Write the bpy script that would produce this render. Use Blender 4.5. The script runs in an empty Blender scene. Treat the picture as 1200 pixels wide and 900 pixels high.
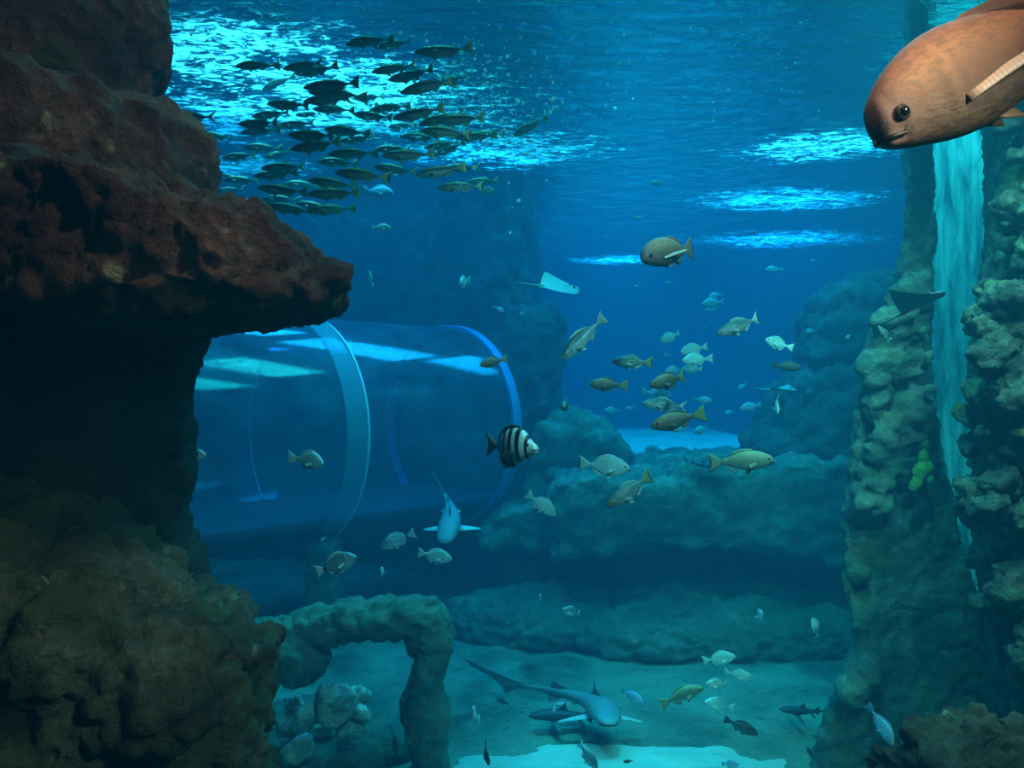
import bpy, bmesh, math, random
import numpy as np
from mathutils import Vector, Matrix

random.seed(11)
RNG = np.random.default_rng(5)
scene = bpy.context.scene
COL = scene.collection
F = 940.0            # focal length in pixels of the 1200 x 900 frame
H = 2.6              # camera height above the sand, metres
SURF = 5.1           # height of the water surface


def at(px, py, Y):
    """point that stands Y metres in front of the viewing window"""
    return Vector(((px - 600) / F * Y, Y, H - (py - 450) / F * Y))


# ------------------------------------------------------------------ noise
_perm = RNG.permutation(256)
_perm = np.concatenate([_perm, _perm, _perm])
_g = RNG.normal(size=(256, 3))
_g /= np.linalg.norm(_g, axis=1)[:, None]
_pts = RNG.random((256, 3))


def _h(i, j, k):
    return _perm[_perm[_perm[i & 255] + (j & 255)] + (k & 255)]


def perlin(P):
    P0 = np.floor(P).astype(int)
    f = P - P0
    u = f * f * f * (f * (f * 6 - 15) + 10)
    r = 0
    for dx in (0, 1):
        for dy in (0, 1):
            for dz in (0, 1):
                g = _g[_h(P0[:, 0] + dx, P0[:, 1] + dy, P0[:, 2] + dz)]
                d = (g * (f - np.array([dx, dy, dz]))).sum(1)
                w = (u[:, 0] if dx else 1 - u[:, 0]) * (u[:, 1] if dy else 1 - u[:, 1]) * (u[:, 2] if dz else 1 - u[:, 2])
                r = r + d * w
    return r * 1.5


def fbm(P, o=4, ridged=False):
    r, a, s = 0, 1.0, 0
    for i in range(o):
        n = perlin(P + 17.3 * i)
        if ridged:
            n = 1 - 2 * np.abs(n)
        r = r + a * n
        s += a
        a *= .5
        P = P * 2.03
    return r / s


def worley(P):
    P0 = np.floor(P).astype(int)
    f1 = np.full(len(P), 9.0)
    f2 = np.full(len(P), 9.0)
    for dx in (-1, 0, 1):
        for dy in (-1, 0, 1):
            for dz in (-1, 0, 1):
                c = P0 + np.array([dx, dy, dz])
                q = c + _pts[_h(c[:, 0], c[:, 1], c[:, 2])]
                d = np.linalg.norm(P - q, axis=1)
                f2 = np.where(d < f1, f1, np.minimum(f2, d))
                f1 = np.minimum(f1, d)
    return f1, f2


# ------------------------------------------------------------------ object helpers
def tag(o, label, cat, group=None, kind=None):
    if label:
        o['label'] = label
    if cat:
        o['category'] = cat
    if group:
        o['group'] = group
    if kind:
        o['kind'] = kind
    return o


def link(name, me, mat=None, parent=None, smooth=True):
    if mat:
        me.materials.clear()
        me.materials.append(mat)
    if smooth:
        me.polygons.foreach_set('use_smooth', [True] * len(me.polygons))
    o = bpy.data.objects.new(name, me)
    COL.objects.link(o)
    o.parent = parent
    return o


def empty(name, loc=(0, 0, 0)):
    o = bpy.data.objects.new(name, None)
    o.empty_display_size = .1
    COL.objects.link(o)
    o.location = loc
    return o


def mesh_of(bm, name='m'):
    bmesh.ops.recalc_face_normals(bm, faces=bm.faces)
    me = bpy.data.meshes.new(name)
    bm.to_mesh(me)
    bm.free()
    return me


def loft(bm, rings, cap=True):
    vs = [[bm.verts.new(p) for p in r] for r in rings]
    n = len(rings[0])
    for a, b in zip(vs, vs[1:]):
        for i in range(n):
            j = (i + 1) % n
            bm.faces.new((a[i], a[j], b[j], b[i]))
    if cap:
        bm.faces.new(list(reversed(vs[0])))
        bm.faces.new(vs[-1])


def block(bm, poly, Ys, secs, whole=False):
    """solid with the front outline `poly` standing Ys away; secs = (depth, shift in X of its right-hand edge, shrink in height)"""
    pts = [at(x, y, Ys) for x, y in poly]
    xs = [p.x for p in pts]
    x0, x1 = min(xs), max(xs)
    zm = sum(p.z for p in pts) / len(pts)
    rings = []
    for Y, dx, sh in secs:
        r = []
        for p in pts:
            t = 1 if whole else (p.x - x0) / (x1 - x0)
            r.append(Vector((p.x + dx * t, Y, zm + (p.z - zm) * (1 - sh))))
        rings.append(r)
    loft(bm, rings)


def block_l(bm, poly, Ys, secs):
    """like block, but the left-hand edge is the one that moves"""
    pts = [at(x, y, Ys) for x, y in poly]
    xs = [p.x for p in pts]
    x0, x1 = min(xs), max(xs)
    zm = sum(p.z for p in pts) / len(pts)
    rings = []
    for Y, dx, sh in secs:
        rings.append([Vector((p.x + dx * (x1 - p.x) / (x1 - x0), Y, zm + (p.z - zm) * (1 - sh))) for p in pts])
    loft(bm, rings)


def plan_block(bm, plan, z0, z1, shrink=.1, top_shift=(0, 0)):
    cx = sum(p[0] for p in plan) / len(plan)
    cy = sum(p[1] for p in plan) / len(plan)
    rings = []
    for t, s in ((0, 0), (.5, 0), (.85, .02), (1, shrink)):
        rings.append([Vector((cx + (x - cx) * (1 - s) + top_shift[0] * t, cy + (y - cy) * (1 - s) + top_shift[1] * t, z0 + (z1 - z0) * t)) for x, y in plan])
    loft(bm, rings)


def ball(bm, c, r, rot=0.0, sub=3):
    if not hasattr(r, '__len__'):
        r = (r, r, r)
    M = Matrix.Translation(c) @ Matrix.Rotation(rot, 4, 'Y') @ Matrix.Rotation(rot * 1.7, 4, 'Z') @ Matrix.Diagonal((*r, 1))
    bmesh.ops.create_icosphere(bm, subdivisions=sub, radius=1, matrix=M)


def stone(bm, c, r, rot=0.0, seed=0):
    """angular boulder: a ball cut by a few random planes"""
    if not hasattr(r, '__len__'):
        r = (r, r, r)
    b2 = bmesh.new()
    bmesh.ops.create_icosphere(b2, subdivisions=3, radius=1)
    rg = random.Random(seed)
    for k in range(9):
        n = Vector((rg.gauss(0, 1), rg.gauss(0, 1), rg.gauss(0, 1))).normalized()
        d = rg.uniform(.55, .8)
        for v in b2.verts:
            s = v.co.dot(n)
            if s > d:
                v.co -= n * (s - d)
    M = Matrix.Translation(c) @ Matrix.Rotation(rot, 4, 'Y') @ Matrix.Rotation(rot * 1.7, 4, 'Z') @ Matrix.Diagonal((*r, 1))
    b2.transform(M)
    me = bpy.data.meshes.new('t')
    b2.to_mesh(me)
    b2.free()
    bm.from_mesh(me)
    bpy.data.meshes.remove(me)


def fuse(bm, voxel, smooth=4):
    """one closed skin around everything in bm"""
    me = mesh_of(bm, 'tmp')
    o = bpy.data.objects.new('tmp', me)
    COL.objects.link(o)
    m = o.modifiers.new('r', 'REMESH')
    m.mode = 'VOXEL'
    m.voxel_size = voxel
    m.use_smooth_shade = True
    if smooth:
        s = o.modifiers.new('s', 'SMOOTH')
        s.factor = .5
        s.iterations = smooth
    bpy.context.view_layer.update()
    dg = bpy.context.evaluated_depsgraph_get()
    out = bpy.data.meshes.new_from_object(o.evaluated_get(dg))
    bpy.data.objects.remove(o)
    bpy.data.meshes.remove(me)
    return out


def coords(me):
    a = np.empty(len(me.vertices) * 3)
    me.vertices.foreach_get('co', a)
    n = np.empty(len(me.vertices) * 3)
    me.vertex_normals.foreach_get('vector', n)
    return a.reshape(-1, 3), n.reshape(-1, 3)


def roughen(me, big=.08, bf=1.6, fine=.02, ff=7, crack=0.0, cf=3.0, strata=0.0, sf=6.0, off=0.0, micro=None):
    P, N = coords(me)
    Q = P + off
    W = np.stack([fbm(Q * bf + 3.1, 3), fbm(Q * bf + 41.7, 3), fbm(Q * bf + 77.7, 3)], 1)
    d = fine * (fbm(Q * ff, 4, True) - .3)
    d = d + (fine * .45 if micro is None else micro) * fbm(Q * ff * 3.1 + 9, 3, True)
    if crack:
        f1, f2 = worley((Q + W * .15) * cf)
        g1, g2 = worley((Q + W * .2) * cf * 2.7 + 5)
        d = d - crack * .45 * np.exp(-((g2 - g1) * 6) ** 2) + crack * .35 * (.6 - g1)
        d = d - crack * (np.exp(-((f2 - f1) * 7) ** 2)) + crack * .5 * (.6 - f1)
    if strata:
        z = (Q[:, 2] + .35 * W[:, 0]) * sf
        s = np.abs((z - np.floor(z)) - .5) * 2
        d = d + strata * (np.sqrt(np.clip(s, 0, 1)) - .6)
    P = P + W * big + N * d[:, None]
    me.vertices.foreach_set('co', P.ravel())
    me.update()
    return me


# ------------------------------------------------------------------ materials
class NT:
    def __init__(self, mat):
        self.t = mat.node_tree
        self.n = self.t.nodes

    def new(self, typ, **kw):
        nd = self.n.new(typ)
        for k, v in kw.items():
            setattr(nd, k, v)
        return nd

    def set(self, nd, **kw):
        for k, v in kw.items():
            nd.inputs[k.replace('_', ' ')].default_value = v
        return nd

    def l(self, a, b):
        self.t.links.new(a, b)

    def ramp(self, stops, fac=None, interp='LINEAR'):
        r = self.new('ShaderNodeValToRGB')
        r.color_ramp.interpolation = interp
        e = r.color_ramp.elements
        while len(e) < len(stops):
            e.new(.5)
        for el, (p, c) in zip(e, stops):
            el.position = p
            if not hasattr(c, '__len__'):
                c = (c, c, c)
            el.color = (*c, 1)
        if fac is not None:
            self.l(fac, r.inputs[0])
        return r

    def noise(self, vec, scale, detail=5, rough=.6, dist=0.0):
        n = self.new('ShaderNodeTexNoise')
        n.inputs['Scale'].default_value = scale
        n.inputs['Detail'].default_value = detail
        n.inputs['Roughness'].default_value = rough
        n.inputs['Distortion'].default_value = dist
        if vec is not None:
            self.l(vec, n.inputs['Vector'])
        return n.outputs['Fac']

    def math(self, op, a, b=None, c=None, clamp=False):
        m = self.new('ShaderNodeMath', operation=op)
        m.use_clamp = clamp
        for i, v in enumerate((a, b, c)):
            if v is None:
                continue
            if hasattr(v, 'links'):
                self.l(v, m.inputs[i])
            else:
                m.inputs[i].default_value = v
        return m.outputs[0]

    def mix(self, fac, a, b):
        m = self.new('ShaderNodeMix', data_type='RGBA')
        for s, v in ((m.inputs[0], fac), (m.inputs[6], a), (m.inputs[7], b)):
            if hasattr(v, 'links'):
                self.l(v, s)
            elif hasattr(v, '__len__'):
                s.default_value = (*v, 1)
            else:
                s.default_value = v
        return m.outputs[2]


def new_mat(name):
    m = bpy.data.materials.new(name)
    m.use_nodes = True
    t = NT(m)
    bsdf = t.n['Principled BSDF']
    return m, t, bsdf


def rock_mat(name, stops, scale=2.0, fine=26.0, bump=.5, rough=.85, spots=None, speck=None):
    m, t, b = new_mat(name)
    tc = t.new('ShaderNodeTexCoord')
    v = tc.outputs['Object']
    n1 = t.noise(v, scale, 8, .68, .4)
    n2 = t.noise(v, fine, 6, .7)
    f = t.math('ADD', t.math('MULTIPLY', n1, .72), t.math('MULTIPLY', n2, .28))
    c = t.ramp(stops, f).outputs[0]
    if spots:
        k = t.ramp([(.55, 0), (.68, 1)], t.noise(v, spots[1], 5, .6, .6)).outputs[0]
        c = t.mix(k, c, spots[0])
    if speck:
        k = t.ramp([(.66, 0), (.74, 1)], t.noise(v, speck[1], 3, .5)).outputs[0]
        c = t.mix(k, c, speck[0])
    t.l(c, b.inputs['Base Color'])
    b.inputs['Roughness'].default_value = rough
    b.inputs['Specular IOR Level'].default_value = .25
    bp = t.new('ShaderNodeBump')
    bp.inputs['Strength'].default_value = bump
    bp.inputs['Distance'].default_value = .11
    vo = t.new('ShaderNodeTexVoronoi')
    vo.inputs['Scale'].default_value = fine * .6
    t.l(v, vo.inputs['Vector'])
    hgt = t.math('ADD', t.math('MULTIPLY', n2, .8), t.math('MULTIPLY', vo.outputs['Distance'], .35))
    t.l(t.math('ADD', hgt, t.math('MULTIPLY', n1, .6)), bp.inputs['Height'])
    t.l(bp.outputs[0], b.inputs['Normal'])
    return m


def plain(name, col, rough=.5, metal=0.0, spec=.5, alpha=1.0, trans=0.0):
    m, t, b = new_mat(name)
    b.inputs['Base Color'].default_value = (*col, 1)
    b.inputs['Roughness'].default_value = rough
    b.inputs['Metallic'].default_value = metal
    b.inputs['Specular IOR Level'].default_value = spec
    b.inputs['Alpha'].default_value = alpha
    return m
# ------------------------------------------------------------------ camera, water, lamps
cam = bpy.data.objects.new('camera', bpy.data.cameras.new('camera'))
COL.objects.link(cam)
cam.location = (0, 0, H)
cam.rotation_euler = (math.pi / 2, 0, 0)
cam.data.sensor_width = 36
cam.data.lens = 36 * F / 1200
cam.data.clip_start = .02
scene.camera = cam

w = bpy.data.worlds.new('tank_water')
scene.world = w
w.use_nodes = True
wt = w.node_tree
wt.nodes.clear()
wo = wt.nodes.new('ShaderNodeOutputWorld')
bg = wt.nodes.new('ShaderNodeBackground')
bg.inputs[0].default_value = (0, 0, 0, 1)
bg.inputs[1].default_value = 0
wt.links.new(bg.outputs[0], wo.inputs['Surface'])
ABS = (.19, .042, .030)
SCA = (.002, .020, .033)
va = wt.nodes.new('ShaderNodeVolumeAbsorption')
md = max(ABS)
va.inputs['Density'].default_value = md
va.inputs['Color'].default_value = (*[1 - a / md for a in ABS], 1)
vs = wt.nodes.new('ShaderNodeVolumeScatter')
ms = max(SCA)
vs.inputs['Density'].default_value = ms
vs.inputs['Color'].default_value = (*[s / ms for s in SCA], 1)
vs.inputs['Anisotropy'].default_value = .25
ad = wt.nodes.new('ShaderNodeAddShader')
wt.links.new(va.outputs[0], ad.inputs[0])
wt.links.new(vs.outputs[0], ad.inputs[1])
wt.links.new(ad.outputs[0], wo.inputs['Volume'])

scene.view_settings.view_transform = 'Standard'
scene.view_settings.look = 'None'
scene.view_settings.gamma = 1
scene.view_settings.use_curve_mapping = False
scene.view_settings.exposure = 0.0
cy = scene.cycles
cy.max_bounces = 6
cy.diffuse_bounces = 2
cy.glossy_bounces = 3
cy.transmission_bounces = 4
cy.transparent_max_bounces = 10
cy.volume_bounces = 1
cy.caustics_reflective = False
cy.caustics_refractive = False
cy.sample_clamp_indirect = 2.0
cy.sample_clamp_direct = 12.0
cy.use_denoising = True
cy.use_adaptive_sampling = False
try:
    cy.denoiser = 'OPENIMAGEDENOISE'
    cy.denoising_input_passes = 'RGB_ALBEDO_NORMAL'
except Exception:
    pass


def area(name, loc, size, power, col, target=None):
    d = bpy.data.lights.new(name, 'AREA')
    d.shape = 'RECTANGLE'
    d.size, d.size_y = size
    d.energy = power
    d.color = col
    o = bpy.data.objects.new(name, d)
    COL.objects.link(o)
    o.location = loc
    if target is not None:
        o.rotation_euler = (Vector(target) - Vector(loc)).to_track_quat('-Z', 'Y').to_euler()
    return o


def spot(name, loc, target, power, col, angle, blend=.4, radius=.08):
    d = bpy.data.lights.new(name, 'SPOT')
    d.energy = power
    d.color = col
    d.spot_size = math.radians(angle)
    d.spot_blend = blend
    d.shadow_soft_size = radius
    o = bpy.data.objects.new(name, d)
    COL.objects.link(o)
    o.location = loc
    o.rotation_euler = (Vector(target) - Vector(loc)).to_track_quat('-Z', 'Y').to_euler()
    return o


CYAN = (.12, .70, 1.0)
BLUE = (.01, .25, 1.0)
for i, (x, y) in enumerate(((-3.2, 12.2), (1.2, 11.6), (5.2, 12.4), (2.0, 16.5))):
    area('hall_lamp_panel_back', (x, y, 9.0), (3.6, 1.6), 640, (.03, .46, 1.0))
for i, (x, y) in enumerate(((.4, 6.0), (3.6, 5.6), (2.2, 8.0))):
    area('hall_lamp_panel_front', (x, y, 9.0), (3.0, 1.2), 250, (.10, .86, .90))
spot('lamp_over_school', (-1.9, 6.6, 7.4), (-1.7, 6.7, 0), 1700, CYAN, 62, .5, .15)
spot('lamp_over_corner', (-3.4, 7.6, 7.2), (-3.3, 7.6, 0), 300, BLUE, 55, .5, .15)
spot('lamp_far_blue', (-.6, 9.2, 7.0), (-.6, 9.2, 0), 500, BLUE, 60, .6, .15)
spot('lamp_right_near', (3.2, 8.5, 6.6), (3.2, 8.5, 0), 420, CYAN, 50, .25, .1)
spot('lamp_right_mid', (3.8, 10.9, 6.6), (3.8, 10.9, 0), 420, (.02, .4, 1), 60, .25, .1)
spot('lamp_right_far', (4.6, 14.0, 6.6), (4.6, 14.0, 0), 700, BLUE, 66, .3, .1)
spot('lamp_deep', (2.2, 16.0, 6.6), (2.0, 16.0, 0), 1100, (.03, .5, 1), 66, .3, .1)
spot('lamp_over_window', (1.3, .7, 4.95), (-1.2, 2.3, 3.3), 310, (1.0, .56, .40), 52, .8, .12)
spot('lamp_low_window', (.9, .2, 3.3), (-1.2, 2.3, 1.5), 125, (1.0, .88, .62), 50, .8, .12)
spot('lamp_beside_window', (.12, .25, 4.95), (.72, 1.05, 3.0), 190, (1.0, .40, .23), 42, .8, .12)
spot('fill_mid_water', (1.3, 1.0, 4.95), (.9, 5.0, 1.6), 580, (.46, .94, 1.0), 72, .9, .15)  # added fill spot to brighten the swimming fish, not a known fixture
spot('fill_reef', (2.2, 2.2, 4.9), (2.9, 4.4, 1.6), 420, (.72, 1.0, .75), 70, .8, .12)  # added fill spot, lifts the reef wall out of the dark
spot('fill_reef_foot', (1.7, 3.4, 4.95), (2.6, 5.4, 1.2), 360, (.25, 1.0, .85), 66, .8, .12)  # another added fill, for the column and its foot
spot('lamp_cleft', (3.5, 5.9, 6.6), (3.75, 6.9, 2.0), 430, (.05, .8, .95), 70, .6, .1)
spot('lamp_front_sand', (.9, 5.6, 6.6), (.75, 5.5, 0), 1500, (.1, .8, 1), 15, .5, .1)

# ------------------------------------------------------------------ water surface
m, t, b = new_mat('water_surface_from_below')
t.n.remove(b)
out = t.n['Material Output']
tc = t.new('ShaderNodeTexCoord')
mp = t.new('ShaderNodeMapping')
mp.inputs['Scale'].default_value = (1.0, 1.0, 1)
t.l(tc.outputs['Object'], mp.inputs[0])
v = mp.outputs[0]
mp2 = t.new('ShaderNodeMapping')
mp2.inputs['Scale'].default_value = (1.2, 3.0, 1)
t.l(tc.outputs['Object'], mp2.inputs[0])
rip = t.noise(mp2.outputs[0], 2.2, 4, .55, .8)
mp3 = t.new('ShaderNodeMapping')
mp3.inputs['Scale'].default_value = (1, 1.7, 1)
t.l(tc.outputs['Object'], mp3.inputs[0])
fine = t.noise(mp3.outputs[0], 9, 4, .66, 1.0)
patch = t.noise(v, 1.1, 3, .6, .3)
bp = t.new('ShaderNodeBump')
bp.inputs['Strength'].default_value = .55
bp.inputs['Distance'].default_value = .10
t.l(t.math('ADD', rip, t.math('MULTIPLY', fine, .12)), bp.inputs['Height'])
gl = t.new('ShaderNodeBsdfGlossy')
gl.inputs['Color'].default_value = (.75, .9, .95, 1)
gl.inputs['Roughness'].default_value = .12
t.l(bp.outputs[0], gl.inputs['Normal'])
tr = t.new('ShaderNodeBsdfTransparent')
tr.inputs['Color'].default_value = (.9, .95, 1, 1)
lw = t.new('ShaderNodeLayerWeight')
lw.inputs['Blend'].default_value = .5
steep = t.ramp([(.25, 1), (.55, 0)], lw.outputs['Facing']).outputs[0]
mx = t.new('ShaderNodeMixShader')
t.l(steep, mx.inputs[0])
t.l(gl.outputs[0], mx.inputs[1])
t.l(tr.outputs[0], mx.inputs[2])
fo = t.new('ShaderNodeBsdfTranslucent')
fo.inputs['Color'].default_value = (.9, .95, 1, 1)
FOAM_LIGHT_POOLS = ((-1.35, 7.2, 1.5, 1.25), (-2.4, 6.0, 1.3, .85), (-.2, 8.6, 1.3, .8), (-2.9, 7.6, .9, .9), (3.3, 8.45, 1.0, .6),  # foam kept to these ellipses, so the lamp pools get their outline here
        (3.75, 10.9, 1.5, .75), (4.7, 13.9, 1.8, .9), (2.2, 16.2, 1.1, .6), (-3.4, 9.2, 1.2, .6))
sx = t.new('ShaderNodeSeparateXYZ')
t.l(tc.outputs['Object'], sx.inputs[0])
zone = None
for fx, fy, rx, ry in FOAM_LIGHT_POOLS:
    dx = t.math('POWER', t.math('MULTIPLY', t.math('SUBTRACT', sx.outputs[0], fx), 1 / rx), 2)
    dy = t.math('POWER', t.math('MULTIPLY', t.math('SUBTRACT', sx.outputs[1], fy), 1 / ry), 2)
    g = t.math('SUBTRACT', 1.0, t.math('ADD', dx, dy))
    zone = g if zone is None else t.math('MAXIMUM', zone, g)
zone = t.math('MAXIMUM', zone, -1.5)
mk = t.math('ADD', t.math('ADD', t.math('MULTIPLY', fine, .9), t.math('MULTIPLY', rip, .5)), t.math('MULTIPLY', zone, .16))
mask = t.ramp([(.77, .0), (.83, .22), (.89, .5), (.98, .95)], mk).outputs[0]
mx2 = t.new('ShaderNodeMixShader')
t.l(mask, mx2.inputs[0])
t.l(mx.outputs[0], mx2.inputs[1])
t.l(fo.outputs[0], mx2.inputs[2])
t.l(mx2.outputs[0], out.inputs['Surface'])
M_SURF = m

nx, ny = 150, 200
X, Y = np.meshgrid(np.linspace(-10, 11, nx), np.linspace(-.2, 24, ny))
P = np.stack([X.ravel(), Y.ravel(), np.zeros(nx * ny)], 1)
P[:, 2] = SURF + .03 * fbm(P * np.array([.9, 1.8, 1]), 3) + .008 * fbm(P * np.array([4, 7, 1]), 2)
me = bpy.data.meshes.new('water_surface')
fc = [(j * nx + i, j * nx + i + 1, (j + 1) * nx + i + 1, (j + 1) * nx + i) for j in range(ny - 1) for i in range(nx - 1)]
me.from_pydata(P.tolist(), [], fc)
o = link('water_surface', me, M_SURF)
tag(o, 'rippled water surface with foam patches lit from above', 'water surface', kind='structure')

# ------------------------------------------------------------------ tank floor and walls
M_SAND = rock_mat('pale_sand', [(.32, (.05, .06, .045)), (.46, (.15, .17, .125)), (.58, (.24, .26, .19)), (.72, (.40, .42, .32))], 1.3, 30, .4, .95, spots=((.05, .065, .045), 1.1), speck=((.05, .06, .05), 7))
M_BRIGHT_SAND = rock_mat('bright_sand', [(.3, (.36, .38, .32)), (.7, (.62, .62, .54))], 1.3, 30, .3, .95)
M_CONC = None
nx, ny = 220, 230
X, Y = np.meshgrid(np.linspace(-10, 11, nx), np.linspace(-.2, 24, ny))
P = np.stack([X.ravel(), Y.ravel(), np.zeros(nx * ny)], 1)
P[:, 2] = .14 * fbm(P * .55, 4) + .03 * fbm(P * np.array([1.5, 4, 1]), 3)
me = bpy.data.meshes.new('floor')
fc = [(j * nx + i, j * nx + i + 1, (j + 1) * nx + i + 1, (j + 1) * nx + i) for j in range(ny - 1) for i in range(nx - 1)]
me.from_pydata(P.tolist(), [], fc)
tag(link('floor', me, M_SAND), 'sandy bottom of the tank', 'floor', kind='structure')

M_WALL = rock_mat('tank_wall_paint', [(.3, (.03, .09, .14)), (.7, (.05, .14, .20))], .8, 9, .2, .9)


def wall(name, p0, p1, mat, th=.25, z1=6.2):
    d = Vector((p1[0] - p0[0], p1[1] - p0[1], 0)).normalized()
    n = Vector((-d.y, d.x, 0)) * th
    bm = bmesh.new()
    a, c = Vector((*p0, -.3)), Vector((*p1, -.3))
    lo = [a, c, c + n, a + n]
    loft(bm, [lo, [q + Vector((0, 0, z1)) for q in lo]])
    return tag(link(name, mesh_of(bm), mat, smooth=False), None, None, kind='structure')


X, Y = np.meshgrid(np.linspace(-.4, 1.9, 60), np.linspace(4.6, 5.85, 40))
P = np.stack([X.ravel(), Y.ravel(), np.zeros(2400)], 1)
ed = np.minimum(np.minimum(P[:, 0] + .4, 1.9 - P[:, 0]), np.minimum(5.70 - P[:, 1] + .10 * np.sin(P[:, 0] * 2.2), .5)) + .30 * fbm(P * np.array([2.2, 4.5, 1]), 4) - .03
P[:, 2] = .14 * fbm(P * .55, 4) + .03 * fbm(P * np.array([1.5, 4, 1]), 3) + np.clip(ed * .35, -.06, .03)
me = bpy.data.meshes.new('bright_sand')
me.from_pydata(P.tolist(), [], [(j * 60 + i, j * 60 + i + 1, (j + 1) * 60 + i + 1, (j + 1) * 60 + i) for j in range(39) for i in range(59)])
tag(link('bright_sand', me, M_BRIGHT_SAND), 'pool of light painted as white sand at the bottom edge, below the largest shark', 'sand', kind='stuff')  # patch whitened so its colour carries part of the pool of light
wall('wall_back', (-10, 23), (11, 23), M_WALL)
wall('wall_left', (-9.6, 0), (-9.6, 23), M_WALL)
wall('wall_right', (10.6, 23), (10.6, 0), M_WALL)
# ------------------------------------------------------------------ near rock on the left
M_RBROWN = rock_mat('red_brown_rock', [(.34, (.02, .008, .007)), (.46, (.10, .035, .025)), (.56, (.22, .09, .06)), (.70, (.46, .28, .18))],
                    2.2, 30, .9, .8, spots=((.10, .08, .02), 3.5), speck=((.55, .42, .28), 9))
M_RSHADE = rock_mat('shaded_rock', [(.3, (.012, .014, .012)), (.5, (.05, .048, .04)), (.7, (.13, .11, .08))], 2.5, 30, .9, .85)  # darker colour carries the shade under the overhang and in the cave
M_RGREEN = rock_mat('algae_rock', [(.34, (.02, .022, .015)), (.46, (.09, .085, .05)), (.57, (.20, .18, .12)), (.70, (.42, .38, .28))],
                    2.4, 34, .9, .85, spots=((.09, .12, .03), 3.0), speck=((.45, .40, .30), 11))


def rock(name, bm, voxel, mat, label=None, cat=None, parent=None, smooth=4, group=None, kind=None, **kw):
    me = roughen(fuse(bm, voxel, smooth), **kw)
    o = link(name, me, mat, parent)
    if parent is None:
        tag(o, label, cat, group, kind)
    return o


outcrop = empty('rock_outcrop', at(60, 1390, 2.6))
tag(outcrop, 'huge reddish brown rock outcrop with overhanging shelf, framing the tunnel', 'rock')


def keep(o, par):
    o.parent = par
    o.matrix_parent_inverse = Matrix.Translation(-par.location)
    return o


bm = bmesh.new()
block(bm, [(-160, -80), (178, -80), (192, 25), (192, 50), (182, 82), (178, 105), (182, 136), (186, 160), (-160, 160)], 2.8,
      [(2.1, -.42, .02), (2.45, -.1, 0), (2.8, 0, 0), (3.3, -.2, 0), (3.7, -.6, .05)])
keep(rock('upper_block', bm, .015, M_RBROWN, smooth=1, big=.06, bf=2.0, fine=.035, ff=5, crack=.02, cf=3, strata=.012, sf=7), outcrop)
bm = bmesh.new()
block(bm, [(-160, 132), (196, 138), (236, 147), (256, 166), (263, 200), (259, 232), (268, 275), (-160, 275)], 2.7,
      [(2.15, -.34, .08), (2.4, -.08, 0), (2.7, 0, 0), (3.2, -.25, 0), (3.6, -.7, .05)])
keep(rock('middle_shelf', bm, .015, M_RBROWN, smooth=1, big=.05, bf=2.2, fine=.035, ff=5, crack=.02, cf=3, off=5), outcrop)
bm = bmesh.new()
block(bm, [(-260, 200), (150, 215), (262, 240), (292, 254), (335, 270), (362, 284), (386, 308), (400, 328), (399, 342), (392, 357), (250, 364), (-260, 362)], 2.35,
      [(1.95, -.22, .10), (2.1, -.06, 0), (2.35, 0, 0), (2.7, -.09, .02), (3.05, -.34, .05), (3.5, -.75, .1)])
keep(rock('overhang', bm, .013, M_RBROWN, smooth=1, big=.04, bf=2.6, fine=.045, ff=5.5, crack=.03, cf=3.6, off=9), outcrop)
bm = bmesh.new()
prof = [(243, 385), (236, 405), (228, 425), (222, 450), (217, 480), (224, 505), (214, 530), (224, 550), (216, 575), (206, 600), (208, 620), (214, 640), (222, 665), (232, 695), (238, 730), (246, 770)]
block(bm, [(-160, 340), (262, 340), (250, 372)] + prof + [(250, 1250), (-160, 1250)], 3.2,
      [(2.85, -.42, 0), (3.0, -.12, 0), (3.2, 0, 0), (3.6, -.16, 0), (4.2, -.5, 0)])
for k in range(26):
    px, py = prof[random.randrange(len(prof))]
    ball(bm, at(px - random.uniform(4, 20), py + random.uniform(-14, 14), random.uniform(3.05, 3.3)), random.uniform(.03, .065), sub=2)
keep(rock('shaded_recess', bm, .02, M_RSHADE, smooth=2, big=.05, bf=3, fine=.03, ff=7, strata=.02, sf=9, off=13), outcrop)
bm = bmesh.new()
block(bm, [(-260, 560), (40, 585), (120, 628), (165, 665), (208, 700), (236, 736), (262, 742), (296, 744), (322, 757), (325, 768), (314, 782), (318, 820), (322, 870), (324, 960), (330, 1400), (-260, 1400)], 2.6,
      [(1.95, -.34, .0), (2.2, -.12, 0), (2.6, 0, 0), (2.9, -.1, 0), (3.3, -.5, 0)])
ball(bm, at(150, 800, 2.1), (.28, .16, .16))
ball(bm, at(285, 750, 2.55), (.09, .16, .03))
ball(bm, at(250, 850, 2.3), (.14, .14, .22))
ball(bm, at(60, 760, 2.1), (.24, .2, .2))
keep(rock('lower_boulder', bm, .014, M_RGREEN, smooth=1, big=.06, bf=2.2, fine=.05, ff=5, crack=.05, cf=2.6, strata=.015, sf=8, off=21), outcrop)

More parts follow.
